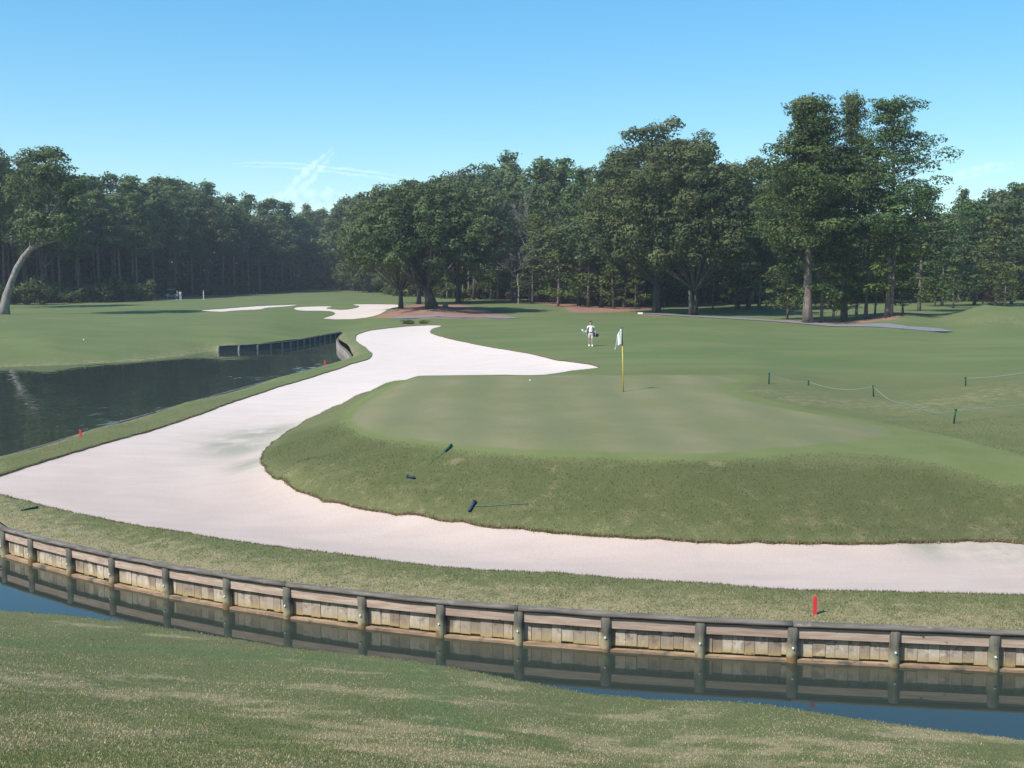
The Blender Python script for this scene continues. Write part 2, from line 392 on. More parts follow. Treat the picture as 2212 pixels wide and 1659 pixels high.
class MB:
    """collects shapes that become one mesh"""
    def __init__(s): s.v = []; s.f = []; s.t = []
    def add(s, v, f, tone=.5):
        b = len(s.v); s.v += [tuple(p) for p in v]; s.f += [tuple(b+i for i in q) for q in f]; s.t += [tone]*len(v)
    def box(s, c, sx, sy, sz, R=None, tone=.5):
        vs = [Vector((a*sx/2, b*sy/2, d*sz/2)) for a in (-1, 1) for b in (-1, 1) for d in (-1, 1)]
        if R is not None: vs = [R @ v for v in vs]
        vs = [v + Vector(c) for v in vs]
        s.add(vs, [(0,1,3,2),(4,6,7,5),(0,4,5,1),(2,3,7,6),(0,2,6,4),(1,5,7,3)], tone)
    def prism(s, p0, p1, nrm, n0, n1, z0, z1, tone=.5):
        p0 = np.array(p0[:2]); p1 = np.array(p1[:2]); nn = np.array(nrm[:2])
        vs = []
        for p in (p0, p1):
            for nd in (n0, n1):
                for z in (z0, z1):
                    q = p + nn*nd; vs.append((q[0], q[1], z))
        s.add(vs, [(0,1,3,2),(4,6,7,5),(0,4,5,1),(2,3,7,6),(0,2,6,4),(1,5,7,3)], tone)
    def tube(s, pts, radii, k=8, squash=1.0, cap=True, jit=0, tone=.5):
        pts = [Vector(p) for p in pts]; b = len(s.v); up = Vector((0, 0, 1))
        vs = []; N_ = len(pts)
        t0 = (pts[1]-pts[0]).normalized()
        ref = Vector((1, 0, 0)) if abs(t0.z) > .8 else Vector((0, 0, 1))
        for i, p in enumerate(pts):
            t = (pts[min(i+1, N_-1)] - pts[max(i-1, 0)]).normalized()
            a = t.cross(ref).normalized(); c = a.cross(t).normalized()
            r = radii[i] if hasattr(radii, '__len__') else radii
            for j in range(k):
                an = 2*math.pi*j/k
                rr = r*(1 + (random.uniform(-jit, jit) if jit else 0))
                vs.append(p + a*math.cos(an)*rr + c*math.sin(an)*rr*squash)
        fs = [(i*k+j, i*k+(j+1) % k, (i+1)*k+(j+1) % k, (i+1)*k+j) for i in range(N_-1) for j in range(k)]
        if cap: fs += [tuple(range(k))[::-1], tuple((N_-1)*k+j for j in range(k))]
        s.add(vs, fs, tone)
    def ball(s, c, rx, ry, rz, k=10, tone=.5):
        vs = [(c[0], c[1], c[2]-rz)]; m = k//2
        for i in range(1, m):
            a = math.pi*i/m
            for j in range(k):
                b = 2*math.pi*j/k
                vs.append((c[0]+rx*math.sin(a)*math.cos(b), c[1]+ry*math.sin(a)*math.sin(b), c[2]-rz*math.cos(a)))
        vs.append((c[0], c[1], c[2]+rz)); L = len(vs)-1
        fs = [(0, 1+(j+1) % k, 1+j) for j in range(k)]
        for i in range(m-2):
            for j in range(k):
                a = 1+i*k
                fs.append((a+j, a+(j+1) % k, a+k+(j+1) % k, a+k+j))
        a = 1+(m-2)*k
        fs += [(a+j, a+(j+1) % k, L) for j in range(k)]
        s.add(vs, fs, tone)
    def build(s, name, m, parent=None, smooth=False, loc=None):
        o = mesh_np(name, np.array(s.v), s.f, m, smooth, {'tone': np.array(s.t)}, parent)
        if loc is not None: o.location = loc
        return o

# ------------------------------------------------------------------ outlines
def catmull(pts, closed=True, step=lambda y: .012*y, jit=0.0):
    pts = np.array([p[:2] for p in pts], float); n_ = len(pts); out = []
    rngi = range(n_ if closed else n_-1)
    for i in rngi:
        g = lambda k: pts[k % n_] if closed else pts[min(max(k, 0), n_-1)]
        p0, p1, p2, p3 = g(i-1), g(i), g(i+1), g(i+2)
        # centripetal spacing avoids loops at sharp tips
        L = np.linalg.norm(p2-p1); k_ = max(1, int(L/step(p1[1])))
        d01 = max(np.linalg.norm(p1-p0), 1e-3)**.5; d12 = max(L, 1e-3)**.5; d23 = max(np.linalg.norm(p3-p2), 1e-3)**.5
        m1 = (p2-p1) if d01 < .05 else d12*((p1-p0)/d01-(p2-p0)/(d01+d12)+(p2-p1)/d12)
        m2 = (p2-p1) if d23 < .05 else d12*((p2-p1)/d12-(p3-p1)/(d12+d23)+(p3-p2)/d23)
        for q in range(k_):
            t = q/k_
            out.append((2*t**3-3*t**2+1)*p1+(t**3-2*t**2+t)*m1+(-2*t**3+3*t**2)*p2+(t**3-t**2)*m2)
    if not closed: out.append(pts[-1])
    out = np.array(out)
    if jit: out += rng.normal(0, jit, out.shape)*np.minimum(step(out[:, 1])[:, None], .4)
    return out
def inside(poly, x, y):
    r = np.zeros(len(x), bool); j = len(poly)-1
    for i in range(len(poly)):
        xi, yi = poly[i]; xj, yj = poly[j]
        c = ((yi > y) != (yj > y))
        with np.errstate(divide='ignore', invalid='ignore'):
            r ^= c & (x < (xj-xi)*(y-yi)/(yj-yi+1e-12)+xi)
        j = i
    return r
def pdist(line, x, y, closed=True):
    d = np.full(len(x), 1e9)
    L = len(line)
    for i in range(L if closed else L-1):
        ax, ay = line[i][:2]; bx, by = line[(i+1) % L][:2]
        ux, uy = bx-ax, by-ay; q = ux*ux+uy*uy+1e-12
        t = np.clip(((x-ax)*ux+(y-ay)*uy)/q, 0, 1)
        d = np.minimum(d, (x-ax-t*ux)**2+(y-ay-t*uy)**2)
    return np.sqrt(d)
def sdf(poly, x, y):
    d = pdist(poly, x, y)
    return np.where(inside(poly, x, y), -d, d)

bunker = catmull([P(*p) for p in bunker_px], True, lambda y: .011*y, .07)
def hitpoly(px, step=lambda y: .02*y, jit=.1):
    return catmull([hit(*p) for p in px], True, step, jit)
bunker_b = hitpoly([(432,670),(480,666.5),(560,660.5),(600,659),(640,657.5),(625,661),(580,664),(560,668),(500,671),(480,673)], lambda y:.01*y)
bunker_c = hitpoly([(635,666),(655,662),(712,661),(705,666),(735,668.5),(762,666),(776,661),(765,656.5),(850,657),(838,668),(815,680),(790,686),(700,688),(706,684),(722,678),(712,672),(690,671),(660,671)], lambda y:.01*y)
green_px = [(905,814),(850,837),(800,864),(768,890),(760,908),(790,928),(860,944),(950,955),(1050,965),(1200,973),(1350,978),(1500,979),
 (1650,969),(1800,958),(1880,948),(1920,936),(1900,920),(1840,906),(1750,893),(1660,877),(1600,862),(1560,845),(1545,832),(1600,822),(1560,813),(1400,811),(1200,811),(1050,812)]
green = hitpoly(green_px, lambda y: .015*y, .02)
collar_px = [(890,811),(830,835),(775,865),(742,893),(738,915),(765,935),(850,955),(950,968),(1050,980),(1200,990),(1350,996),(1500,998),
 (1650,990),(1800,980),(1900,985),(2050,1010),(2250,1060),(2250,1000),(2100,955),(1950,922),(1800,893),(1690,872),(1640,858),(1600,840),(1640,822),(1640,811),(1500,808),(1300,808),(1100,809)]
collar = hitpoly(collar_px, lambda y: .03*y, 0)
# water edge of the land: near timber wall, left corner, pond edge, inlet, far wall, natural shore
cap_px = np.array([(8,1138),(68,1154),(153,1173),(245,1193),(361,1216),(489,1240),(620,1258),(783,1276),(952,1292),(1121,1305),(1309,1320),(1513,1332),(1714,1342),(1935,1351),(2148,1358)])
capw = np.array([P(a, b, .72)[:2] for a, b in cap_px])
cf = np.polyfit(capw[:, 0], capw[:, 1], 4)
post_xy = [(x, float(np.polyval(cf, x))) for x in capw[:, 0]]
dx = post_xy[-1][0]-post_xy[-2][0]; sl = (post_xy[-1][1]-post_xy[-3][1])/(post_xy[-1][0]-post_xy[-3][0])
for k in range(1, 9): post_xy.append((post_xy[14][0]+k*dx, post_xy[14][1]+sl*k*dx))
lead = [(-17.05,33.4),(-16.95,31.9),(-16.5,30.4),(-15.75,29.1),(-14.6,28.05),(-13.3,27.1)]
post_xy = lead + post_xy
wall_near = np.array(post_xy)
def offset(line, n0, closed=False):
    line = np.asarray(line, float); out = []
    for i in range(len(line)):
        t = line[min(i+1, len(line)-1)]-line[max(i-1, 0)]; t /= np.linalg.norm(t)
        out.append(line[i]+np.array([t[1], -t[0]])*n0)     # right of travel = waterward when travelling towards +x
    return np.array(out)
pond_px = [(0,985),(100,957),(200,926),(300,897),(400,869),(500,842),(600,815),(700,788),(740,778)]
pond_edge = [P(a, b, .72)[:2] for a, b in pond_px] + [P(a, b, .8)[:2] for a, b in [(762,771),(761,764),(750,750),(736,739),(732,729),(741,717)]]
far_px = [(735,717),(700,722),(650,731),(600,738),(550,742),(510,743.5),(471,744.5)]
far_edge = [P(a, b, .60)[:2] for a, b in far_px]
pond_s = catmull(pond_edge, False, lambda y: .02*y)
far_s = catmull(far_edge, False, lambda y: .02*y)
nat = [P(a, b, -.9)[:2] for a, b in [(468,789),(400,803),(300,817),(150,825),(0,831),(-300,837),(-700,843),(-1100,848)]]
land = [(40, 20.5)] + [tuple(p) for p in offset(wall_near, -.13)[::-1]] + [tuple(p) for p in pond_s] + [tuple(p) for p in far_s] + nat
land = np.array(land + [(-600, 90), (-600, 650), (600, 650), (600, 60), (120, 25)])

# ------------------------------------------------------------------ ground sheet, cut along the outlines
pts = []
y = 17.0
while y < 640:
    near = y < 140
    stp = .0115 if near else .04
    da = .0115 if near else .03
    lim = .72 if y < 140 else .95
    aa = np.arange(-lim, lim, da)
    yy = y*(1+rng.uniform(-.3, .3, len(aa))*stp); xx = (aa+rng.uniform(-.3, .3, len(aa))*da)*yy
    pts.append(np.stack([xx, yy], 1)); y *= 1+stp
pts = np.concatenate(pts)
keep = inside(land, pts[:, 0], pts[:, 1]); pts = pts[keep]
polys = [land, bunker, bunker_b, bunker_c, green]
for pl in polys:
    d = pdist(pl, pts[:, 0], pts[:, 1]); pts = pts[d > .0025*pts[:, 1]]
allv = [Vector(p) for p in pts]; edges = []
for pl in polys:
    b = len(allv); allv += [Vector(p) for p in pl]; m_ = len(pl)
    edges += [(b+i, b+(i+1) % m_) for i in range(m_)]
r = delaunay_2d_cdt(allv, edges, [], 0, 1e-4)
V2 = np.array([tuple(v) for v in r[0]]); FC = np.array([f for f in r[2] if len(f) == 3])
cen = V2[FC].mean(1)
area = np.abs(np.cross(V2[FC[:,1]]-V2[FC[:,0]], V2[FC[:,2]]-V2[FC[:,0]]))
ok = inside(land, cen[:, 0], cen[:, 1]) & (area > 1e-7)
FC = FC[ok]; cen = cen[ok]
reg = np.zeros(len(FC), int)
for k, pl in ((1, bunker), (2, bunker_b), (3, bunker_c), (4, green)):
    reg[inside(pl, cen[:, 0], cen[:, 1])] = k
# counter-clockwise faces so normals point up
cr = np.cross(V2[FC[:,1]]-V2[FC[:,0]], V2[FC[:,2]]-V2[FC[:,0]])
FC[cr < 0] = FC[cr < 0][:, ::-1]
Z = H(V2[:, 0], V2[:, 1])

def hl(px): return np.array([hit(*p)[:2] for p in px])
straw_polys = [hl([(800,687),(835,676),(862,664),(900,655),(960,652),(1010,660),(1060,672),(1110,684),(1060,688),(960,688),(880,689)]),
  hl([(1640,693),(1750,699.5),(1850,699),(1930,691),(2010,678),(1975,672),(1900,682),(1800,692),(1700,690)]),
  hl([(1085,651),(1160,655),(1215,664),(1235,676),(1300,676),(1400,670),(1420,662),(1300,655),(1200,650),(1100,647)]),
  hl([(1380,680),(1415,676),(1440,681),(1415,684)])]
lw_front = [(-1200,660),(-300,658),(0,655),(90,655),(150,653),(300,649),(390,643),(480,640.5),(600,636),(690,629)]
rw_front = [(860,640),(960,645),(1100,650),(1200,656),(1300,662),(1450,659),(1600,657),(1750,656),(1900,655),(2050,650),(2212,650),(2600,652),(3400,652)]
def basept(px, py, z=2.2): return P(px, py, z)[:2]
lwf = [basept(*p, 2.1 if p[0] < 200 else 2.4) for p in lw_front]; rwf = [basept(*p, 2.2) for p in rw_front]
straw_polys.append(np.array(lwf + [(-70, 640), (-700, 640), (-600, 200)]))
straw_polys.append(np.array([(-60, 500)] + rwf[1:] + [(600, 200), (600, 640), (-60, 640)]))
def near_attrs(x, y):
    dry = np.zeros(len(x))
    dw = pdist(wall_near, x, y, False)
    dry = np.maximum(dry, np.clip(1-dw/2.0, 0, 1)**.5*.95)
    dp = pdist(pond_s, x, y, False)
    dry = np.maximum(dry, np.clip(1-dp/.9, 0, 1)*.7)
    db = pdist(bunker, x, y)
    dry = np.maximum(dry, np.clip(1-db/(.012*y+.15), 0, 1)*.45)
    # worn rough bank round the mound and the ridge by the rope posts
    return dry
ridge = hl([(1560,838),(1640,845),(1750,862),(1850,872),(1960,878),(2090,860),(2230,840)])
shoulder = hl([(640,1010),(900,1085),(1300,1120),(1700,1130),(2212,1130)])
spots = [(975,998,.28,.9),(1548,1001,.2,.9),(1190,1012,.15,.7),(780,1080,.4,.5),(900,1100,.5,.45),(1450,1020,.3,.4),(1130,1090,.35,.5),(2150,1150,.9,.6),(1300,1140,.5,.45),(1145,955,.25,.6),(1100,965,.15,.5),(700,1068,.3,.5)]
mound_face = np.array([P(a, b, z)[:2] for a, b, z in [(745,915,1.9),(860,962,2.05),(1050,984,2.1),(1300,995,2.15),(1700,993,2.15),(2000,1012,1.95),(2300,1060,1.7),(2400,1180,.9),(1600,1168,.9),(1050,1135,.9),(700,1080,.9),(566,990,.92),(640,930,1.0)]])
shoreline = np.array([P(a, b, .0)[:2] for a, b in [(471,760),(400,770),(300,782),(150,790),(0,795),(-300,800)]])
def vattrs(X, Y):
    dry = near_attrs(X, Y)
    dr = pdist(ridge, X, Y, False); dry = np.maximum(dry, np.clip(1-dr/5.5, 0, 1)**.7*.56)
    ds = pdist(shoulder, X, Y, False); dry = np.maximum(dry, np.clip(1-ds/5.0, 0, 1)*.5)
    for a, b, r_, s_ in spots:
        q = hit(a, b); dry = np.maximum(dry, s_*np.exp(-((X-q[0])**2+(Y-q[1])**2)/r_**2)*1.3)
    fair = np.clip((Y-50)/12, 0, 1)*np.clip(1-(dr < 4)*.7, 0, 1)
    dsh = pdist(shoreline, X, Y, False); dry = np.maximum(dry, np.clip(1-dsh/5.5, 0, 1)*.75)
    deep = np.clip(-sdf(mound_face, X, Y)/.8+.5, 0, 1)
    mp = np.zeros(len(X))
    for a, b, r_, s_ in ((1880,690,3,.5),(1960,690,4,.5),(2060,680,4,.45),(2150,690,5,.5),(2210,700,4,.5),(1300,730,3,.3),(1100,715,5,.4),(1000,725,4,.4),(350,750,6,.3),(500,700,8,.25),(1650,735,4,.3)):
        q = hit(a, b); mp = np.maximum(mp, s_*np.exp(-((X-q[0])**2+(Y-q[1])**2)/r_**2))
    dry = np.maximum(dry, mp)
    return dict(dry=dry, deep=deep, fair=fair*(1-np.clip(dry*.6, 0, 1)))
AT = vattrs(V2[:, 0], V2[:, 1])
AT['sd_green'] = sdf(green, V2[:, 0], V2[:, 1]); AT['sd_collar'] = sdf(collar, V2[:, 0], V2[:, 1])
AT['sd_straw'] = np.min([sdf(s_, V2[:, 0], V2[:, 1]) for s_ in straw_polys], 0)
st = np.zeros(len(V2))
for a, b, sx, sy in ((565,933,3.4,1.0),(520,962,2.8,.9),(480,948,1.8,.7),(600,925,1.5,.8),(540,1000,1.4,.5),(2150,1178,1.6,.5),(2000,1178,1.2,.35)):
    q = P(a, b, .8); st = np.maximum(st, np.exp(-((V2[:, 0]-q[0])/(sx*.5))**2-((V2[:, 1]-q[1])/(sy*2.2))**2))
AT['stain'] = st
AT['near_tint'] = np.clip((52-V2[:, 1])/22, 0, 1)  # sand colour turns darker and pinker towards the viewer
def submesh(name, regs, m, zf=None, **k):
    f = FC[np.isin(reg, regs)]; u, inv = np.unique(f, return_inverse=True); f = inv.reshape(-1, 3)
    z = Z[u].copy()
    if zf is not None: z = zf(u, z)
    V = np.column_stack([V2[u], z])
    return V, f, {a: b[u] for a, b in AT.items()}
V, f, at = submesh('ground', [0], None)
# turf lip: a short face of soil down into the sand
und = {}
Fg = FC[np.isin(reg, [0, 4])]; Fs = FC[np.isin(reg, [1, 2, 3])]
def eset(fs):
    return {(int(a), int(b)) for t in fs for a, b in ((t[0], t[1]), (t[1], t[2]), (t[2], t[0]))}
eg = eset(Fg); es = eset(Fs)
lip_v = []; lip_f = []; lid = {}
for a, b in eg:
    if (b, a) in es:
        q = []
        for i in (a, b):
            if i not in lid:
                lid[i] = len(lip_v); lip_v.append((V2[i][0], V2[i][1], Z[i])); lip_v.append((V2[i][0], V2[i][1], Z[i]-.22))
            q.append(lid[i])
        lip_f.append((q[0], q[0]+1, q[1]+1, q[1]))
base = len(V)
V = np.vstack([V, np.array(lip_v)])
F4 = [tuple(map(int, t)) for t in f] + [tuple(base+i for i in q) for q in lip_f]
for a in at: at[a] = np.concatenate([at[a], np.full(len(lip_v), 0.5 if a.startswith('sd') else 0.0)])
gnd = mesh_np('ground', V, F4, None, True, at, mats=[M['turf'], M['soil']], midx=[0]*len(f)+[1]*len(lip_f))
tag(gnd, kind='structure')
V, f, at = submesh('putting_green', [4], None)
tag(mesh_np('putting_green', V, f, M['turf'], True, at), 'closely mown grey-green putting surface around the yellow flagstick', kind='structure')
for nm, rg, pl, lb in (('sand_bunker', 1, bunker, 'long pale sand bunker curving round the raised green'),
                   ('sand_bunker', 2, bunker_b, 'thin far sand bunker left of the larger one'),
                   ('sand_bunker', 3, bunker_c, 'far lobed sand bunker beside the oak mound')):
    V, f, at = submesh(nm, [rg], None)
    de = pdist(pl, V[:, 0], V[:, 1])
    V[:, 2] -= .055 + .10*np.clip(de/2.2, 0, 1)**.7
    tag(mesh_np(nm, V, f, M['sand'], True, at), lb, kind='structure')

# ------------------------------------------------------------------ near bank under the viewer
shore_px = [(-500,1290),(-200,1305),(0,1322),(160,1333),(332,1354),(472,1378),(632,1403),(760,1416),(885,1430),(985,1446),(1118,1472),(1285,1504),(1451,1517),(1593,1520),(1681,1529),(1815,1551),(2015,1579),(2212,1602),(2500,1625),(3000,1650)]
shp = np.array([P(a, b, .06)[:2] for a, b in shore_px])
o_ = np.argsort(shp[:, 0]); shx, shy = shp[o_, 0], shp[o_, 1]
def ysh(x): return np.interp(x, shx, shy)
def HN(x, y):
    s = ysh(x)-y
    z = np.where(s > 0, .10+.20*np.maximum(s, 0)+.0055*np.maximum(s, 0)**2, .10+s*1.2)
    z += .012*np.sin(x*1.1+y*.7)*np.clip(s, 0, 1)+.010*np.sin(x*2.7-y*1.9)*np.clip(s, 0, 1)
    return z
def hitn(px, py):
    r_ = ray(px, py); d = np.linspace(6, 30, 1200); t = d/r_[1]
    f_ = CAMZ+r_[2]*t-HN(r_[0]*t, d); i = np.argmax(f_ > 0) if f_[0] < 0 else np.argmax(f_ < 0)
    return (r_[0]*t[i], d[i])
def fbm(x, y, s):
    v = np.zeros(len(x)); r_ = np.random.default_rng(3)
    for k in range(14):
        a = r_.uniform(0, 6.28); f_ = s*r_.uniform(.5, 3.2)
        v += np.sin((x*np.cos(a)+y*np.sin(a))*f_+r_.uniform(0, 6.28))/14**.5
    return v
def dryn(x, y):
    d = np.zeros(len(x))
    for px, w, s_ in (([(0,1452),(350,1462),(700,1488),(1100,1522),(1500,1553),(2212,1602)], .38, .9),
                      ([(-50,1470),(300,1505),(700,1548),(1000,1575),(1500,1612),(2212,1655)], .75, .95),
                      ([(600,1605),(1000,1630),(1600,1655),(2212,1700)], .9, .8),
                      ([(140,1345),(420,1380),(640,1412)], .3, .7), ([(900,1450),(1000,1470),(1120,1490)], .3, .6),
                      ([(130,1375),(260,1380)], .25, .7), ([(620,1430),(820,1455)], .35, .6), ([(1500,1530),(1800,1570)], .35, .5)):
        L = [hitn(*p) for p in px]
        d = np.maximum(d, s_*np.exp(-(pdist(L, x, y, False)/w)**2))
    v = fbm(x*1.0, y*2.2, 1.6)+.6*fbm(x+9, y*1.6, 4.5)
    return np.clip(d*(.72+.42*v)+np.clip(.14+.16*v, 0, .35), 0, 1)
def mown(x, y):
    L = [hitn(*p) for p in [(-50,1385),(400,1405),(900,1440),(1300,1478),(1700,1508),(2300,1565)]]
    return np.exp(-(pdist(L, x, y, False)/.45)**2)
ys_ = np.concatenate([np.arange(-25, 8, 1.0), np.arange(8, 26, .15)])
xs_ = np.concatenate([np.arange(-60, -14, 1.5), np.arange(-14, 14, .2), np.arange(14, 60, 1.5)])
GX, GY = np.meshgrid(xs_, ys_)
gx, gy = GX.ravel(), GY.ravel()
nx, ny = len(xs_), len(ys_)
idx = np.arange(nx*ny).reshape(ny, nx)
fq = np.stack([idx[:-1, :-1].ravel(), idx[:-1, 1:].ravel(), idx[1:, 1:].ravel(), idx[1:, :-1].ravel()], 1)
mid_s = ysh(gx)-gy
fk = (mid_s[fq] > -1.6).all(1); fq = fq[fk]
u, inv = np.unique(fq, return_inverse=True); fq = inv.reshape(-1, 4)
Vn = np.column_stack([gx[u], gy[u], HN(gx[u], gy[u])])
big1 = np.full(len(u), 50.0)
nb = mesh_np('grass_bank', Vn, fq, M['turf'], True, dict(deep=big1*0, dry=dryn(gx[u], gy[u])*.9, fair=mown(gx[u], gy[u])*.9, sd_green=big1, sd_collar=big1, sd_straw=big1))
tag(nb, kind='structure')

# water
w = mesh_np('water', [(-520,4,0),(80,4,0),(80,200,0),(-520,200,0)], [(0,1,2,3)], M['water'], False)
tag(w, kind='structure')

# ------------------------------------------------------------------ grass blades (nobody could count them)
def blades(name, xy, hf, pdry, pm, hgt, wid, label, mul=1.0):
    n_ = len(xy); x, y = xy[:, 0], xy[:, 1]; z = hf(x, y)
    an = rng.uniform(0, math.pi, n_); hh = hgt*rng.uniform(.5, 1.3, n_)*(1+.25*(rng.random(n_) < .1))
    w_ = wid*rng.uniform(.6, 1.3, n_)
    lx = rng.normal(0, .45, n_)*hh; ly = rng.normal(0, .45, n_)*hh
    V = np.empty((n_, 3, 3))
    V[:, 0] = np.column_stack([x-np.cos(an)*w_, y-np.sin(an)*w_, z-.004])
    V[:, 1] = np.column_stack([x+np.cos(an)*w_, y+np.sin(an)*w_, z-.004])
    V[:, 2] = np.column_stack([x+lx, y+ly, z+hh])
    tan = rng.random(n_) < pdry
    r_ = rng.random((n_, 1))
    g1 = np.array([.100,.125,.042])*(1-r_)+np.array([.205,.212,.085])*r_
    g1 = g1*(1-.35*pm[:, None])+.35*pm[:, None]*np.array([.09,.18,.10])
    t1 = np.array([.24,.19,.10])*(1-r_)+np.array([.46,.38,.235])*r_
    c = np.where(tan[:, None], t1, g1)*rng.uniform(.8, 1.15, (n_, 1))*np.reshape(mul, (-1, 1))
    col = np.concatenate([c, np.ones((n_, 1))], 1); col = np.repeat(col, 3, 0)
    o = mesh_np(name, V.reshape(-1, 3), np.arange(n_*3).reshape(-1, 3), M['blade'], False, {'col': col})
    return tag(o, label, 'grass', kind='stuff')
NB = 420000
d_ = 7.6/(1-rng.random(NB)*(1-7.6/24)); a_ = rng.uniform(-.56, .56, NB)
xb = a_*d_; yb = d_; k_ = (yb < ysh(xb)-.02); xb, yb = xb[k_], yb[k_]
dd = dryn(xb, yb); mw = mown(xb, yb)
nz = fbm(xb, yb, 5.0)*.5+fbm(xb, yb, 1.7)*.5
pd = np.clip(dd*(.95+1.1*nz)-.05, 0, .93)+np.clip(.26+.24*nz, 0, .7)*(1-mw)
blades('grass', np.column_stack([xb, yb]), HN, pd, mw, .016, .0055, 'short rough grass with dry streaks on the near bank', 1.55)
# strip, bunker edges and mound face
NB = 260000
d_ = 17.5/(1-rng.random(NB)*(1-17.5/52)); a_ = rng.uniform(-.56, .56, NB); xb = a_*d_; yb = d_
k_ = inside(land, xb, yb) & ~inside(bunker, xb, yb) & (sdf(collar, xb, yb) > -.1) & ((yb < 36) | (pdist(pond_s, xb, yb, False) < 5))
xb, yb = xb[k_], yb[k_]
va = vattrs(xb, yb); nz = fbm(xb, yb, 3.0)*.6+fbm(xb, yb, 1.2)*.4
pd = np.clip(va['dry']*(.8+.6*nz), 0, .9)*.9+np.clip(.05+.1*nz, 0, .3)
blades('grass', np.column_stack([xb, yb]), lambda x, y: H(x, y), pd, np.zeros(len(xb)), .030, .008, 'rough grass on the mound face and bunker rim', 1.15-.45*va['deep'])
# overhanging fringe round the bunker edge
bl = bunker[bunker[:, 1] < 70]
i_ = rng.integers(0, len(bl), 26000); nxt = bl[(i_+1) % len(bl)]; t_ = rng.random((len(i_), 1))
seg = np.linalg.norm(nxt-bl[i_], axis=1); q = bl[i_]*(1-t_)+nxt*t_+rng.normal(0, .025, (len(i_), 2)); q = q[seg < 2]
blades('grass', q, lambda x, y: H(x, y)-.02, np.full(len(q), .4), np.zeros(len(q)), .05, .011, 'ragged grass fringe hanging over the bunker edge')

# ------------------------------------------------------------------ timber bulkheads
def seg_n(p0, p1):
    t = np.array(p1)-np.array(p0); t = t/np.linalg.norm(t); return np.array([t[1], -t[0]]), t
def bulkhead(posts, label, fine=True, flip=1, zc=.662, pale=None):
    root = empty('timber_bulkhead', (0, 0, 0)); tag(root, label, 'retaining wall')
    rr = .096 if fine else .12
    for i in range(len(posts)-1):
        p0, p1 = np.array(posts[i]), np.array(posts[i+1]); nn, tt = seg_n(p0, p1); nn = nn*flip
        L = np.linalg.norm(p1-p0)
        mb = MB()
        if fine:
            s_ = 0.0
            while s_ < L-1e-3:
                w_ = min(random.uniform(.15, .23), L-s_)
                if L-s_-w_ < .06: w_ = L-s_
                a = p0+tt*s_; b = p0+tt*(s_+w_-.006); dep = random.uniform(-.008, .008)
                z0 = random.uniform(.055, .10)
                mb.prism(a, b, nn, -.10, -.05+dep, z0, .46, random.random())
                s_ += w_
            mb.prism(p0, p1, nn, -.125, -.09, -.6, .56, .1)
        else:
            mb.prism(p0, p1, nn, -.12, -.085, -.5, zc+.02, random.random())
        mb.build('plank_panel', M['plank'] if fine else (pale or M['cap']), root)
        if fine:
            b = MB(); b.prism(p0+tt*.02, p1-tt*.02, nn, -.048, .022, .42, .60, random.random()); b.build('upper_board', M['board'], root)
            b = MB(); b.prism(p0, p1, nn, -.048, .055, -.12, .05+random.uniform(-.008, .008)); b.build('lower_ledge', M['ledge'], root)
    for i, p in enumerate(posts):
        nn, tt = seg_n(posts[max(i-1, 0)], posts[min(i+1, len(posts)-1)]); nn = nn*flip
        c = np.array(p)+nn*(.005)
        mb = MB(); zs = [-.8, 0, .2, .4, zc-.04]
        mb.tube([(c[0]+random.uniform(-.008, .008), c[1], z) for z in zs], [rr*1.03, rr*1.02, rr, rr*.99, rr*.98], 14 if fine else 8, jit=.02)
        po = mb.build('post', M['post'] if fine else M['bleached'], root, True)
        if fine:
            q = c+nn*(rr+.006); b = MB()
            b.tube([(q[0]-nn[0]*.02, q[1]-nn[1]*.02, .27), (q[0]+nn[0]*.012, q[1]+nn[1]*.012, .27)], [.020, .017], 8)
            b.build('bolt', M['bolt'], po)
    # cap of round logs laid end to end
    k = 3 if fine else 4; i = 0
    while i < len(posts)-1:
        j = min(i+k, len(posts)-1); ps = []
        for q in range(i, j):
            nseg = 5 if fine else 2
            for s_ in range(nseg): ps.append(np.array(posts[q])*(1-s_/nseg)+np.array(posts[q+1])*s_/nseg)
        ps.append(np.array(posts[j])-(np.array(posts[j])-np.array(posts[j-1]))*.006)
        mb = MB(); mb.tube([(a[0], a[1]-.0, zc+random.uniform(-.006, .006)) for a in ps], [(.088 if fine else .09)*random.uniform(.96, 1.04) for _ in ps], 12 if fine else 6, .58 if fine else .8, jit=.03 if fine else 0)
        mb.build('cap_log', M['cap'], root, True)
        i = j
    return root
bulkhead([tuple(p) for p in wall_near], 'near timber retaining wall with round log cap and stained vertical planks')
def resample(line, step):
    line = np.asarray(line); seg = np.linalg.norm(np.diff(line, axis=0), axis=1); s_ = np.concatenate([[0], np.cumsum(seg)])
    q = np.linspace(0, s_[-1], max(2, int(round(s_[-1]/step))+1))
    return [(float(np.interp(a, s_, line[:, 0])), float(np.interp(a, s_, line[:, 1]))) for a in q]
bulkhead(resample(offset(pond_s, -.14), 1.6), 'long bulkhead edging the pond, curving pale round the inlet end', False, -1, .575, M['pale'])
bulkhead(resample(offset(far_s, -.14), 1.9), 'dark far bulkhead with pale posts across the pond', False, -1, .50)

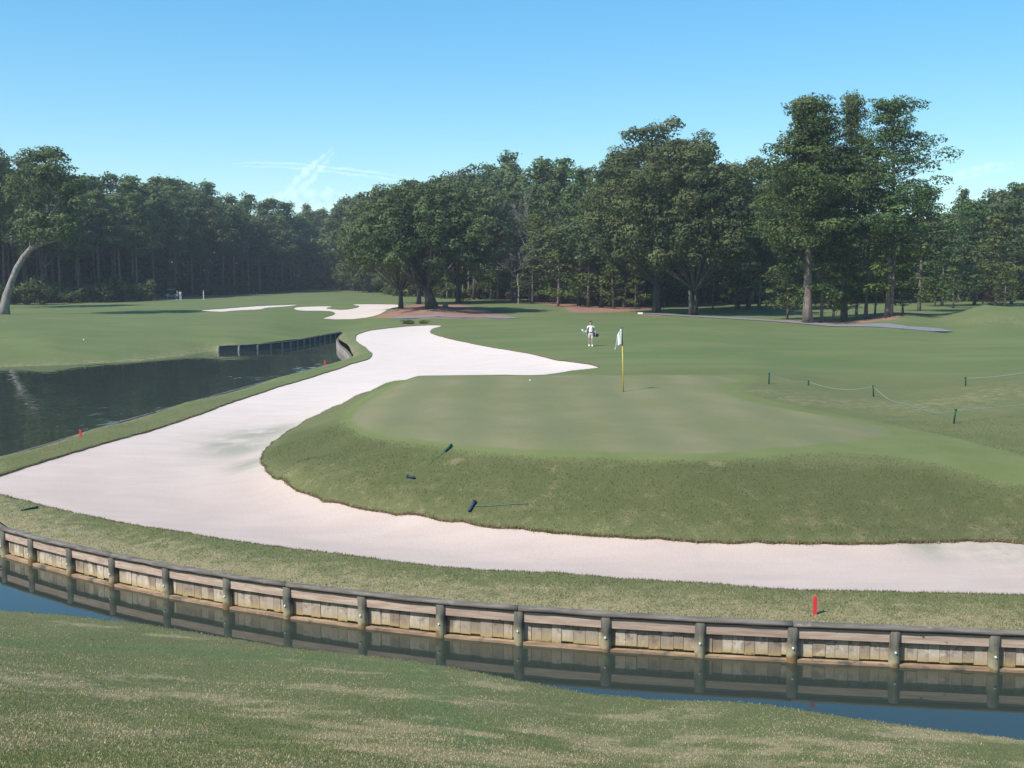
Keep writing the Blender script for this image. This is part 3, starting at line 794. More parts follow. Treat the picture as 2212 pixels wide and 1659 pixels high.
# ------------------------------------------------------------------ cart paths
def strip(name, px, wdt, m, label=None):
    L = resample([hit(*p)[:2] for p in px], 2.0); V = []; fs = []
    for i, p in enumerate(L):
        nn, tt = seg_n(L[max(i-1, 0)], L[min(i+1, len(L)-1)])
        for s_ in (-1, 1):
            q = np.array(p)+nn*s_*wdt/2; V.append((q[0], q[1], h1(q[0], q[1])+.05))
    for i in range(len(L)-1): fs.append((2*i, 2*i+1, 2*i+3, 2*i+2))
    o = mesh_np(name, V, fs, m, True); tag(o, kind='structure'); return o
strip('cart_path', [(1390,677),(1480,682.5),(1560,687),(1680,693.5),(1760,700),(1850,703.5),(1950,708.5),(2045,715)], 2.6, M['asphalt'])
strip('cart_path', [(850,687.5),(900,686.5),(980,685),(1060,685),(1110,688)], 2.4, M['asphalt'])
strip('cart_path', [(-60,655),(20,655.5),(70,655)], 2.6, M['asphalt'])

# ------------------------------------------------------------------ trees
NR = []
def clump_leaves(cl, dens, size, jitter=.34, aspect=.5, rg=None, droop=0.0):
    """cl: rows (x,y,z,rx,ry,rz,tone). Small leaf sprays on and inside each lumpy clump."""
    rg = rg or rng
    Vs = []; T = []; NR.clear()
    for x, y, z, rx, ry, rz, tone in cl:
        n_ = max(8, int(dens*(rx*ry+rx*rz+ry*rz)*4.2/(size*size)*aspect))
        u = rg.normal(size=(n_, 3)); u /= np.linalg.norm(u, axis=1)[:, None]
        u[:, 2] = np.where((u[:, 2] < -.25) & (rg.random(n_) < .6), -u[:, 2], u[:, 2])
        rad = 1-np.abs(rg.normal(0, .13, n_))
        lump = 1+.22*np.sin(u[:, 0]*5+x*3)*np.sin(u[:, 1]*5+y*3)+.15*np.sin(u[:, 2]*7+z)
        c = np.array([x, y, z])+u*np.array([rx, ry, rz])*(rad*lump)[:, None]
        if droop: c[:, 2] -= droop*(u[:, 0]**2+u[:, 1]**2)*rx*.3
        nn = u/np.array([rx, ry, rz])*min(rx, rz)+rg.normal(0, jitter, (n_, 3)); nn[:, 2] += .25; nn /= np.linalg.norm(nn, axis=1)[:, None]
        a = np.cross(nn, rg.normal(size=(n_, 3))); a /= np.linalg.norm(a, axis=1)[:, None]
        b = np.cross(nn, a); s_ = size*rg.uniform(.55, 1.25, (n_, 1))
        q = np.stack([c-a*s_, c+b*s_*aspect, c+a*s_, c-b*s_*aspect], 1)
        gn = np.cross(q[:, 1]-q[:, 0], q[:, 2]-q[:, 0]); fl_ = (gn*nn).sum(1) < 0; q[fl_] = q[fl_][:, ::-1]
        on = u/np.array([rx, ry, rz])*min(rx, rz); on = on*.9+nn*.45; on /= np.linalg.norm(on, axis=1)[:, None]; NR.append(np.repeat(on, 4, 0))
        Vs.append(q.reshape(-1, 3)); T.append(np.repeat(np.clip(tone+rg.normal(0, .10, n_), 0, 1), 4))
    V = np.concatenate(Vs); T = np.concatenate(T)
    return V, np.arange(len(V)).reshape(-1, 4), T
def mesh_of(mb, name, m):
    return mesh_np(name, np.array(mb.v), mb.f, m, True, None, obj=False)
def leaf_mesh(cl, name, m, **k):
    V, f, T = clump_leaves(cl, **k)
    return mesh_np(name, V, f, m, True, {'tone': T}, obj=False, nrm=np.concatenate(NR))

def pine_template(seed, Hh=24, start=.45, spread=4.2, nb=24, cr=1.25, leaf=.26, dens=.62, m='pine', lean=.5, tip=.35, r0=.34, flat=.52, droop=.0, bark='bark', fine=False):
    random.seed(seed); rg = np.random.default_rng(seed)
    mb = MB(); az = random.uniform(0, 6.28); ph = random.uniform(0, 3)
    def axis(t): return Vector((math.cos(az)*lean*math.sin(t*2+ph)*t, math.sin(az)*lean*math.sin(t*2.2+ph)*t, t*Hh))
    K = 12
    mb.tube([axis(i/K) for i in range(K+1)], [r0*(1.25 if i == 0 else 1)*(1-.82*(i/K)**1.2) for i in range(K+1)], 9, jit=.04)
    cl = []
    for k in range(nb):
        t = start+(1-start)*((k+random.random())/nb)**.92
        u = (t-start)/(1-start)
        prof = (math.sin(min(1, .25+u*.9)*math.pi*.92))**.7*(1-u*(1-tip))
        L = spread*max(.25, prof)*random.uniform(.55, 1.25); ang = k*2.4+random.uniform(-.6, .6)
        b = axis(min(t, .98)); rise = random.uniform(-.05, .45)*(1 if u > .2 else .3)
        e = b+Vector((math.cos(ang)*L, math.sin(ang)*L, L*rise))
        mid = b*.5+e*.5+Vector((0, 0, -L*.06))
        rb = r0*.26*(1-u*.6)
        mb.tube([b, mid, e], [rb, rb*.6, rb*.25], 5, cap=False)
        c_ = cr*(1-.3*u)*random.uniform(.75, 1.25)
        tone = random.uniform(.2, .8)
        for q in range(random.choice((1, 2, 2, 3))):
            w_ = 1-.42*q*random.uniform(.7, 1.1)
            p = b.lerp(e, max(.15, w_))+Vector((random.gauss(0, .35*c_), random.gauss(0, .35*c_), random.gauss(.15, .18)*c_))
            s_ = c_*random.uniform(.65, 1.1)
            cl.append((p.x, p.y, p.z+.1, s_, s_*random.uniform(.8, 1.1), s_*flat*random.uniform(.8, 1.2), tone+random.uniform(-.15, .15)))
    tp = axis(1.0)
    for q in range(3): cl.append((tp.x+random.gauss(0, .5), tp.y+random.gauss(0, .5), tp.z-.4*q, cr*.75, cr*.75, cr*.6, .6))
    # dead stubs on the bare stem
    for q in range(7):
        b = axis(random.uniform(.15, start)); a_ = random.uniform(0, 6.28); L = random.uniform(.4, 1.3)
        mb.tube([b, b+Vector((math.cos(a_)*L, math.sin(a_)*L, .15))], [.04, .015], 4, cap=False)
    return dict(name='pine_tree', H=Hh, trunk=mesh_of(mb, 'trunk', M[bark]), crown=leaf_mesh(cl, 'crown', M[m], dens=dens, size=leaf, aspect=.45, rg=rg, droop=droop))

def oak_template(seed, Hh=17, Wd=9, base=.28, nl=26, cr=1.7, leaf=.24, dens=.62, m='oak', r0=.5, top=.5, stems=1, lean=0.0, bark='obark', name='oak_tree', hang=0):
    random.seed(seed); rg = np.random.default_rng(seed); mb = MB(); cl = []
    fork = max(base, .16)*Hh*random.uniform(.9, 1.0); c0 = Vector((lean, 0, 0))
    for sidx in range(stems):
        off = Vector((random.uniform(-1, 1)*(stems > 1), random.uniform(-1, 1)*(stems > 1), 0))
        mb.tube([off, off*1.1+Vector((lean*.2, 0, fork*.5)), off*1.4+Vector((lean*.6, 0, fork))], [r0*1.35/stems**.4, r0*.95/stems**.4, r0*.8/stems**.4], 9, jit=.06)
    zc = Hh*(base+1)/2; rz = Hh*(1-base)/2
    for k in range(nl):
        g = (k+.5)/nl; ph = math.acos(1-1.55*g); th = k*2.399+random.uniform(-.3, .3)
        rr = random.uniform(.78, 1.08)
        p = Vector((math.sin(ph)*math.cos(th)*Wd*rr, math.sin(ph)*math.sin(th)*Wd*rr, zc+math.cos(ph)*rz*rr*.92))+c0
        f_ = Vector((lean*.6, 0, fork)); mid = f_.lerp(p, .5)+Vector((0, 0, -.05*Wd))
        if k % 2 == 0 or cr < 1.2:
            mb.tube([f_, mid, p], [r0*.34, r0*.2, r0*.07], 5, cap=False)
        tone = random.uniform(.15, .85)
        for q in range(3):
            s_ = cr*random.uniform(.6, 1.15)
            pp = p+Vector((random.gauss(0, .8*cr), random.gauss(0, .8*cr), random.gauss(0, .5*cr)))*(0 if q == 0 else 1)
            cl.append((pp.x, pp.y, pp.z, s_, s_, s_*.78, tone+random.uniform(-.15, .15)))
        if k % 2 == 0:
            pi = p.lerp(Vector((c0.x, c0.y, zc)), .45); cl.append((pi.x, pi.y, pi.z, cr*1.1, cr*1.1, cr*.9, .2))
        for q in range(hang):
            if math.cos(ph) < .3:
                cl.append((p.x+random.gauss(0, 1), p.y+random.gauss(0, 1), p.z-random.uniform(.8, 2), .35, .35, random.uniform(.7, 1.3), .75))
    return dict(name=name, H=Hh, trunk=mesh_of(mb, 'trunk', M[bark]), crown=leaf_mesh(cl, 'crown', M[m], dens=dens, size=leaf, aspect=.6, rg=rg))
def shrub_template(seed, Hh=3.2, Wd=1.8, m='brush', leaf=.17, n_=13, dens=.6, name='shrub'):
    random.seed(seed); rg = np.random.default_rng(seed); cl = []; mb = MB()
    for k in range(n_):
        a_ = random.uniform(0, 6.28); r_ = Wd*random.random()**.6; z = Hh*random.uniform(.12, .88)*(1-.35*r_/Wd)
        s_ = Wd*random.uniform(.3, .5)
        cl.append((math.cos(a_)*r_, math.sin(a_)*r_, z, s_, s_, s_*.85, random.uniform(.1, .9)))
        mb.tube([(0, 0, 0), (math.cos(a_)*r_*.5, math.sin(a_)*r_*.5, z*.6), (math.cos(a_)*r_, math.sin(a_)*r_, z)], [.06, .04, .02], 4, cap=False)
    return dict(name=name, H=Hh, trunk=mesh_of(mb, 'stem', M['obark']), crown=leaf_mesh(cl, 'foliage', M[m], dens=dens, size=leaf, aspect=.6, rg=rg))
def bare_template(seed, Hh=20, bark='pale'):
    random.seed(seed); mb = MB()
    def br(p, d, L, r_, lv):
        e = p+d*L; mid = p.lerp(e, .5)+Vector((random.gauss(0, .06), random.gauss(0, .06), 0))*L
        mb.tube([p, mid, e], [r_, r_*.8, r_*.6], 5, cap=False)
        if lv == 0: return
        for k in range(3 if lv > 1 else 4):
            nd = (d+Vector((random.gauss(0, .5), random.gauss(0, .5), random.gauss(.1, .25)))).normalized()
            br(p.lerp(e, random.uniform(.55, 1)), nd, L*random.uniform(.5, .75), max(.028, r_*.5), lv-1)
    br(Vector((0, 0, 0)), Vector((.05, 0, 1)).normalized(), Hh*.48, .24, 5)
    return dict(name='bare_tree', H=Hh, trunk=mesh_of(mb, 'trunk', M[bark]), crown=None)

TP = {}
for i in range(5): TP['tall%d' % i] = pine_template(20+i, 25, .40+.05*(i % 3), 4.6, 32, 1.8, .36, .85, 'pine', r0=.30)
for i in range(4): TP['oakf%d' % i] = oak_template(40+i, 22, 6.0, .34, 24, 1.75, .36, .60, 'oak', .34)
for i in range(3): TP['young%d' % i] = pine_template(60+i, 10, .12, 3.2, 26, 1.05, .26, .62, 'young', tip=.15, r0=.16, flat=.5, droop=.5)
for i in range(3): TP['mid%d' % i] = pine_template(70+i, 16, .12, 4.4, 36, 1.6, .28, .85, 'young' if i == 0 else 'pine', tip=.3, r0=.22)
for i in range(4): TP['shrub%d' % i] = shrub_template(80+i)
TP['fresh'] = shrub_template(90, 1.6, 1.4, 'fresh', .12)
TP['rust'] = shrub_template(91, 5.5, 2.2, 'rust', .16, 11, .4, 'rusty_tree')
TP['hero0'] = pine_template(101, 25, .34, 7.4, 88, 2.05, .20, .85, 'pine', .6, r0=.46)
TP['hero1'] = pine_template(102, 25, .34, 6.8, 80, 2.0, .20, .85, 'pine', .5, r0=.42)
TP['hero2'] = pine_template(103, 25, .34, 7.6, 84, 1.9, .20, .8, 'pine', .8, r0=.40)
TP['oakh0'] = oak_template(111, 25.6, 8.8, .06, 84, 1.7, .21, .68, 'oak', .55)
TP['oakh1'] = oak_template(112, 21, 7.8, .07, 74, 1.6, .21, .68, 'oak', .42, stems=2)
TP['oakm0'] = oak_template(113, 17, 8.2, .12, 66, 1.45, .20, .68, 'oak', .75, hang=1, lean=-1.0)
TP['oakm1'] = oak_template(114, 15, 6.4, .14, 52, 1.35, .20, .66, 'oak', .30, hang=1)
TP['bare'] = bare_template(120)

def place(tp, x, y, s, label, group=None, cat='tree', sz=None, rz=None, z=None):
    t = TP[tp]; o = empty(t['name'], (x, y, (h1(x, y) if z is None else z)-.08), random.uniform(0, 6.28) if rz is None else rz)
    o.scale = (s, s, s if sz is None else sz)
    tag(o, label, cat, group)
    for k in ('trunk', 'crown'):
        if t[k]: link(bpy.data.objects.new(t[k].name.split('.')[0], t[k]), o)
    return o
ONES = 'zeroth first second third fourth fifth sixth seventh eighth ninth tenth eleventh twelfth thirteenth fourteenth fifteenth sixteenth seventeenth eighteenth nineteenth twentieth'.split()
def ordw(n_):
    if n_ <= 20: return ONES[n_]
    t_ = {2: 'twenty', 3: 'thirty', 4: 'forty', 5: 'fifty', 6: 'sixty'}[n_//10]
    return (t_+'-'+ONES[n_ % 10]) if n_ % 10 else {30: 'thirtieth', 40: 'fortieth', 50: 'fiftieth', 60: 'sixtieth'}[n_]
def interp(tab, x): a = np.array(tab, float); return float(np.interp(x, a[:, 0], a[:, 1]))
random.seed(5)
# left wood: rows behind one another, heights reaching the surveyed skyline
sky_l = [(-400,300),(-120,310),(0,335),(60,350),(130,385),(200,378),(300,376),(380,392),(450,408),(550,430),(620,438),(665,452),(700,474)]
def wood(front, z0, skyl, x0, x1, rows, gap, kinds, names, side, hs, skip=None):
    for ri, dep in enumerate(rows):
        px = x0+random.uniform(0, 10); cnt = 0
        while px < x1:
            p = basept(px, interp(front, px), z0)
            d_ = p[1]+dep+random.uniform(-2, 2); X = (px-CX)/F/CP*.995*d_
            ysk = interp(skyl, px)+random.choice((0, 6, 14, 26, 38))*random.random()+hs[ri]
            ground = h1(X, d_)
            top = CAMZ+(600-ysk)/F*d_; hh = max(12, min(33, top-ground))
            kd = random.choice(kinds[min(ri, len(kinds)-1)]); t = TP[kd]
            s_ = hh/t['H']
            if not (skip and skip(px, d_)):
                cnt += 1
                nm = names['oak' if kd.startswith('oak') else 'pine']
                if ri == 0: lab = '%s %s, %s from the left among front-row %s of the %s wood' % (nm[0], nm[1], '%s', nm[1]+'s', side)
                o = place(kd, X, d_, min(1.15, max(.78, s_)), None, None, sz=s_*random.uniform(.97, 1.03))
                if ri == 0: o['label'] = lab; o['pk'] = nm[1]; FR.append((side, o['pk'], px, o))
                else:
                    o['label'] = '%s %s %s in the %s wood' % (nm[2], nm[1], ('behind the front row' if ri < len(rows)-1 else 'showing its top at the back'), side)
                    o['group'] = '%ss %s the %s wood' % (nm[1], 'deep in' if ri < len(rows)-1 else 'at the back of', side)
            px += gap(px)*random.uniform(.75, 1.25)
FR = []
nmz = dict(pine=('slim tall', 'pine', 'tall dark'), oak=('bushy grey-green', 'hardwood', 'rounded dark'))
wood(lw_front, 2.3, sky_l, -620, 700, (13, 20, 28, 38), lambda p: 40 if p < 350 else 30,
     [['tall0', 'tall1', 'tall2', 'oakf0'], ['tall3', 'tall4', 'tall1', 'oakf1'], ['tall0', 'tall2', 'tall3'], ['tall1', 'tall4', 'tall3']], nmz, 'left', (44, 22, 6, 0))
sky_r = [(735,476),(770,440),(820,425),(900,392),(960,376),(1010,360),(1100,343),(1150,350),(1250,352),(1330,356),(1400,380),(1550,400),(1650,400),(1760,430),(1880,470),(1990,470),(2030,450),(2070,424),(2110,425),(2150,440),(2180,410),(2212,396),(2500,380),(3000,400)]
rw2 = [(700,630),(780,632)]+rw_front
wood(rw2, 2.3, sky_r, 735, 2450, (3, 12, 22, 34), lambda p: 48,
     [['mid0', 'mid1', 'oakf0', 'oakf2', 'mid2'], ['tall0', 'tall2', 'oakf1', 'oakf3', 'tall4'], ['tall3', 'tall1', 'oakf2', 'tall4'], ['oakf0', 'tall3', 'oakf3', 'tall0']],
     dict(pine=('spreading green', 'pine', 'tall green'), oak=('rounded leafy', 'hardwood', 'broad dark')), 'right', (120, 50, 14, 0),
     skip=lambda px, d_: (1990 < px < 2060 and d_ < 200))
cnts = {}
for side, k, px, o in sorted(FR, key=lambda t: (t[0], t[1], t[2])):
    cnts[(side, k)] = cnts.get((side, k), 0)+1
    o['label'] = o['label'] % ordw(cnts[(side, k)]); o['group'] = 'front row %ss of the %s wood' % (k, side); del o['pk']
# gap between the woods, far trees
for i, (px, d_, top) in enumerate([(665,380,462),(678,385,470),(690,380,474),(695,430,490),(725,430,480),(688,400,478),(702,405,470),(716,410,474),(730,405,468),(745,395,462),(760,400,455),(708,440,480),(738,445,476)]):
    X = (px-CX)/F*d_; g_ = h1(X, d_); hh = CAMZ+(600-top)/F*d_-g_
    place(random.choice(['oakf0', 'tall2', 'oakf3']), X, d_, 1.0, 'small hazy tree closing the far gap between the two woods', 'trees in the far gap', sz=hh/23)
# low growth along the wood edges
cs = {}
def shrubs(front, x0, x1, z0, step, side, deps, hs):
    for ri, dep in enumerate(deps):
        px = x0
        while px < x1:
            p = basept(px, interp(front, px), z0); d_ = p[1]+dep+random.uniform(-1.5, 2.5); X = (px-CX)/F*d_
            hh = random.uniform(*hs[ri]); kd = 'shrub%d' % random.randrange(4)
            if random.random() < .85:
                where = ['along the front edge', 'in the dark', 'filling the back'][ri]
                place(kd, X, d_, hh/3.2*random.uniform(.9, 1.2), 'dark leafy shrub %s under the %s wood' % (where, side), 'shrubs %s of the %s wood' % (where, side), 'shrub', sz=hh/3.2)
            px += step*random.uniform(.7, 1.3)
shrubs(lw_front, -180, 345, 2.3, 28, 'left', (2, 16, 32), ((2.5, 6), (4, 6.5), (6, 9)))
shrubs(lw_front, 360, 700, 2.4, 24, 'left', (16, 26, 36), ((2.5, 4), (4, 6), (6, 9)))
shrubs(rw2, 745, 2400, 2.3, 38, 'right', (7, 16, 30), ((2.2, 5), (5, 8), (7, 11)))
# the mass of forest behind, nobody could count it
cl = []
for k in range(1700):
    left = k % 2 == 0
    px = random.uniform(-640, 720) if left else random.uniform(740, 2480)
    fr = lw_front if left else rw2
    p = basept(px, interp(fr, px), 2.3); d_ = p[1]+random.uniform(30, 46); X = (px-CX)/F*d_
    cl.append((X, d_, h1(X, d_)+random.uniform(.5, 13), random.uniform(3, 4.5), 2.5, random.uniform(2, 3.6), random.random()))
for k in range(90):
    px = random.uniform(600, 770); d_ = random.uniform(430, 470); X = (px-CX)/F*d_
    cl.append((X, d_, h1(X, d_)+random.uniform(.5, 11), random.uniform(3, 4.5), 2.5, random.uniform(2, 3.6), random.random()))
Vw, fw_, Tw = clump_leaves(cl, .8, .75, aspect=.6)
tag(mesh_np('woods', Vw, fw_, M['haze_wood'], True, {'tone': Tw}, nrm=np.concatenate(NR)), 'unbroken dark mass of forest behind the counted trees', 'forest', kind='stuff')

# --- individual trees ------------------------------------------------------
def at(tp, px, py, s, label, d=None, **k):
    q = hit(px, py) if d is None else (*PD(px, py, d)[:2], None)
    return place(tp, q[0], q[1], s, label, **k)
def topfit(tp, px, py, top, label, wscale=1.0, d=None, **k):
    q = hit(px, py) if d is None else PD(px, py, d)
    g_ = h1(q[0], q[1]); hh = CAMZ+(600-top)/F*q[1]-g_
    s_ = hh/TP[tp]['H']
    return place(tp, q[0], q[1], s_*wscale, label, sz=s_, **k)
topfit('hero0', 1745, 698, 236, 'tallest thick-trunked pine at the front of the tall clump', 1.05, rz=.3)
topfit('hero1', 1826, 692, 226, 'tall pine with narrow pointed top in the middle of the clump', .58, rz=2.0)
topfit('hero2', 1918, 684, 236, 'tall open pine on the right of the clump with sky gaps', .98, rz=.9)
topfit('hero1', 1738, 697, 270, 'slender pine with pale stem left of the thickest pine', .7, rz=4.0)
topfit('tall2', 1870, 689, 330, 'dark-stemmed pine leaning between the two pairs of the clump', .9)
topfit('mid1', 1775, 697, 440, 'shorter dark pine behind the thickest trunk', 1.0)
topfit('mid2', 1818, 694, 470, 'short pine with low dark crown beside the paired pale stems', 1.0)
topfit('mid0', 1925, 683, 440, 'yellow-green pine with low spreading boughs right of the clump', 1.1)
topfit('mid1', 1985, 672, 420, 'broad dark pine where the straw bank meets the mound', 1.1)
topfit('mid0', 1890, 680, 500, 'small olive pine with drooping boughs before the clump', .9)
topfit('mid2', 1700, 690, 520, 'dark bushy pine left of the tall clump over the path', 1.15)
topfit('mid1', 1850, 683, 500, 'dark pine filling the middle of the tall clump', 1.2)
topfit('young2', 1800, 684, 560, 'low pine seen between the clump trunks', 1.3)
topfit('mid2', 1640, 668, 430, 'full dark pine between the flecked oak and the tall clump', 1.2)
for i, (px, top, tp, d_, lb) in enumerate([(2035,470,'mid1',172,'round dark pine beyond the left shoulder of the green mound'),
    (2105,445,'mid2',176,'dark full pine just right of the lone open-crowned pine'),
    (2150,470,'mid0',168,'yellow-green full pine above the mound crest'),
    (2185,440,'mid1',178,'big dark full pine near the right edge'),
    (2235,450,'mid2',170,'dark pine cut by the right picture edge'),
    (2060,560,'young1',160,'low bright pine standing behind the mound slope'),
    (2170,570,'young0',160,'low bright pine behind the mound near the right edge')]):
    topfit(tp, px, 650, top, lb, 1.15, d=d_)
topfit('tall1', 2070, 652, 415, 'open-crowned pine standing alone against the sky at right', .62)
topfit('tall3', 2190, 652, 405, 'dense dark pine at the right edge of the picture', 1.0)
topfit('oakh0', 1418, 676, 280, 'great domed oak with flared trunk beside the path', .98, rz=1.0)
topfit('oakh1', 1500, 681, 318, 'second dark-stemmed oak just right of the great oak', .9, rz=.4)
topfit('oakh1', 1600, 668, 352, 'wide oak with sky flecks between the great oak and tall pines', 1.0, rz=2.4)
topfit('oakh0', 1350, 664, 362, 'dense oak rising behind the walking person', .8, rz=3.9)
topfit('oakm0', 932, 662, 402, 'thick-trunked live oak crowning the straw mound', 1.0, rz=0)
topfit('oakm1', 866, 666, 418, 'slim-trunked live oak at the left end of the mound', .95, rz=.5)
topfit('oakm1', 905, 657, 400, 'thin oak just left of the thick-trunked live oak', .9, rz=2.5)
topfit('oakm1', 990, 655, 400, 'leafy oak behind the mound on its right', 1.0, rz=4.5)
topfit('oakm1', 800, 632, 425, 'far hazy oak left of the straw mound', 1.0, rz=3.5)
for i, (px, py, top, tp, w_, lb) in enumerate([
    (1270,664,470,'young0',1.15,'bright young pine with layered boughs left of the great oak'),
    (1205,662,500,'young1',1.1,'bright young pine above the white marker board'),
    (1325,667,540,'young2',1.1,'low yellow-green young pine behind the walking person'),
    (1150,656,520,'young0',1.0,'young pine between the bare trunks and the bright pines'),
    (1372,668,575,'young1',1.1,'small bushy pine tucked against the great oak'),
    (1540,668,560,'young2',1.0,'small shaded pine right of the great oak'),
    (1655,662,520,'young1',1.0,'young pine behind the lit lawn beside the tall clump'),
    (1590,662,545,'young0',1.0,'young pine under the wide oak with sky flecks'),
    (1950,676,540,'young0',1.0,'olive young pine at the foot of the tall clump'),
    (2020,662,560,'young2',1.2,'young pine on the left shoulder of the green mound'),
    (2110,652,500,'mid2',1.0,'mid-height pine behind the crest of the green mound'),
    (1235,652,430,'mid0',1.0,'mid-height pine above the bright young pines')]):
    topfit(tp, px, py, top, lb, w_)
# bare pale stems right of the mound
for i, (px, py, top) in enumerate([(980,645,420),(1000,645,430),(1012,645,420),(1075,647,430),(1106,647,425)]):
    topfit('tall%d' % (i % 5), px, py, top, '%s of five pale pine stems between the mound oaks and bright pines' % ordw(i+1), .75, group='pale pine stems right of the mound')
topfit('bare', 1145, 652, 378, 'leafless grey tree high on the central treeline', .9, d=200)
topfit('bare', 1185, 652, 388, 'second leafless grey tree right of the first', .8, d=203, rz=1)
topfit('bare', 1120, 655, 520, 'low bare tree with long pale arching limbs', 1.3, d=186, rz=2)
topfit('rust', 2140, 655, 590, 'small rusty-orange leaved tree before the right wood', .7, d=172)
at('rust', 1000, 652, .5, 'low rust-coloured bush beyond the mound')
topfit('fresh', 883, 699.5, 688, 'left of two low ferny shrubs beyond the bunker tip', 1.6, cat='shrub', group='ferny shrubs')
topfit('fresh', 914, 699, 689, 'right of two low ferny shrubs beyond the bunker tip', 1.6, cat='shrub', group='ferny shrubs')
topfit('shrub1', 100, 655, 590, 'grey feathery shrub beside the path under the left wood', 1.0, cat='shrub')
topfit('oakf1', -25, 664, 320, 'dark tree cut by the left picture edge', .75)

# the leaning tree at the far left, trunk arched over to the right
q0 = hit(8, 679); D0 = q0[1]
random.seed(33)
lt = empty('leaning_tree', (q0[0], q0[1], q0[2]-.1)); tag(lt, 'tree at left edge with pale trunk arching over to the right', 'tree')
def LP(px, py, dy=0): p = PD(px, py, D0+dy); return (p[0]-q0[0], p[1]-q0[1], p[2]-q0[2]+.1)
mb = MB()
mb.tube([(0, 0, -.1), LP(10,660), LP(14,640), LP(24,610), LP(36,580), LP(52,554), LP(66,538), LP(80,530), LP(96,526)], [.80,.58,.50,.42,.39,.36,.33,.28,.22], 12, jit=.05)
mb.tube([LP(96,526), LP(110,521), LP(124,519), LP(136,526), LP(146,536)], [.22,.18,.13,.09,.05], 8)
for a, b, dy in (((96,526),(104,470),1),((80,530),(86,450),-1),((66,538),(66,480),1),((104,470),(96,380),0),((104,470),(130,430),-1),((66,480),(60,420),0)):
    mb.tube([LP(*a), LP((a[0]+b[0])/2+3, (a[1]+b[1])/2, dy*.5), LP(*b, dy)], [.26,.17,.08], 6, cap=False)
mb.build('trunk', M['pale'], lt, True)
cl = []
for k in range(125):
    t_ = random.random(); py = 330+t_*188; hw_ = 26+50*math.sin(min(1, t_*1.2+.12)*math.pi*.8)
    px = 92+random.uniform(-1, 1)*hw_+10*t_; s_ = random.uniform(.8, 1.5)
    p = LP(px, py, random.uniform(-3.5, 3.5)); cl.append((*p, s_, s_, s_*.7, random.uniform(.2, .95)))
V_, f_, T_ = clump_leaves(cl, .66, .22, aspect=.55)
mesh_np('crown', V_, f_, M['oak'], True, {'tone': T_}, lt, nrm=np.concatenate(NR))

# ------------------------------------------------------------------ flagstick, ball, stakes, ropes
fx, fy, fz = hit(1347, 846)
fl = empty('golf_flag', (fx, fy, fz)); tag(fl, 'yellow flagstick with limp white flag standing on the green', 'golf flag')
HF = 138/F*fy; top = Vector((-5/F*fy, 0, HF))
mb = MB(); mb.tube([(0, 0, -.1), tuple(top*.72)], [.021, .018], 8); mb.build('pole', M['yellow'], fl, True)
mb = MB(); mb.tube([tuple(top*.72), tuple(top)], [.018, .016], 8); mb.ball(tuple(top), .022, .022, .022, 8); mb.build('pole_top', M['black'], fl, True)
V = []; fs = []; nu, nv = 16, 18
for j in range(nv+1):
    v = j/nv
    for i in range(nu+1):
        u = i/nu
        a = top*.99+Vector((-.015, 0, -v*.60))           # along the pole
        # cloth sags: free edge falls down beside the pole
        fall = Vector((-.10*u-.16*u*(.35+.65*v), .05*math.sin(u*9+v*3)*u, -.16*u*u-.10*u+.06*v*u*(1-u)))
        if v > .5: fall.z += .10*u*(v-.5)
        V.append(a+fall)
for j in range(nv):
    for i in range(nu):
        a = j*(nu+1)+i; fs.append((a, a+1, a+nu+2, a+nu+1))
fo = mesh_np('flag', V, fs, M['white'], True, None, fl)
mo = fo.modifiers.new('thick', 'SOLIDIFY'); mo.thickness = .003
mb = MB(); mb.tube([(0, 0, .004), (0, 0, .010)], [.056, .056], 16); mb.build('cup', M['black'], fl)
bx, by, bz = hit(1145, 823)
mb = MB(); mb.ball((0, 0, 0), .032, .032, .032, 14); tag(mb.build('golf_ball', M['white'], None, True, (bx, by, bz+.03)), 'small white golf ball lying near the back of the green', 'golf ball')
bx, by, bz = hit(182, 848) if False else hit(181, 735)
mb = MB(); mb.ball((0, 0, 0), .06, .06, .06, 12); tag(mb.build('golf_ball', M['white'], None, True, (bx, by, bz+.05)), 'tiny white ball on the bank above the far pond shore', 'golf ball')

def stake(px, py, hh, wd, m, name, label, group, lean=(0, 0), cap=None):
    q = P(px, py, .70) if name == 'hazard_stake' else hit(px, py)
    g_ = h1(q[0], q[1]); o = empty(name, (q[0], q[1], g_)); tag(o, label, 'stake', group)
    mb = MB()
    if name == 'hazard_stake':
        mb.box((0, 0, hh/2-.05), wd, wd*.6, hh+.1); mb.box((0, 0, hh+.006), wd*.7, wd*.4, .012)
    else:
        mb.tube([(0, 0, -.08), (lean[0]*.5, lean[1]*.5, hh*.5), (lean[0], lean[1], hh)], [wd/2]*3, 8)
    mb.build('shaft', m, o, name != 'hazard_stake')
    if name == 'rope_post':
        mb = MB(); mb.tube([(lean[0], lean[1], hh-.05), (lean[0], lean[1], hh+.01)], [wd*.68, wd*.6], 8); mb.build('cap', M['greenp'], o)
    return o, Vector((q[0]+lean[0], q[1]+lean[1], g_+hh))
stake(1760, 1325, .32, .062, M['red'], 'hazard_stake', 'bright red stake in the grass above the near timber wall', 'red hazard stakes')
stake(174, 943, .26, .07, M['red'], 'hazard_stake', 'small red stake on the pond edge by the wide end of the bunker', 'red hazard stakes')
stake(702, 789, .34, .08, M['red'], 'hazard_stake', 'distant red stake on the pond edge near the curved wall', 'red hazard stakes')
posts = {}
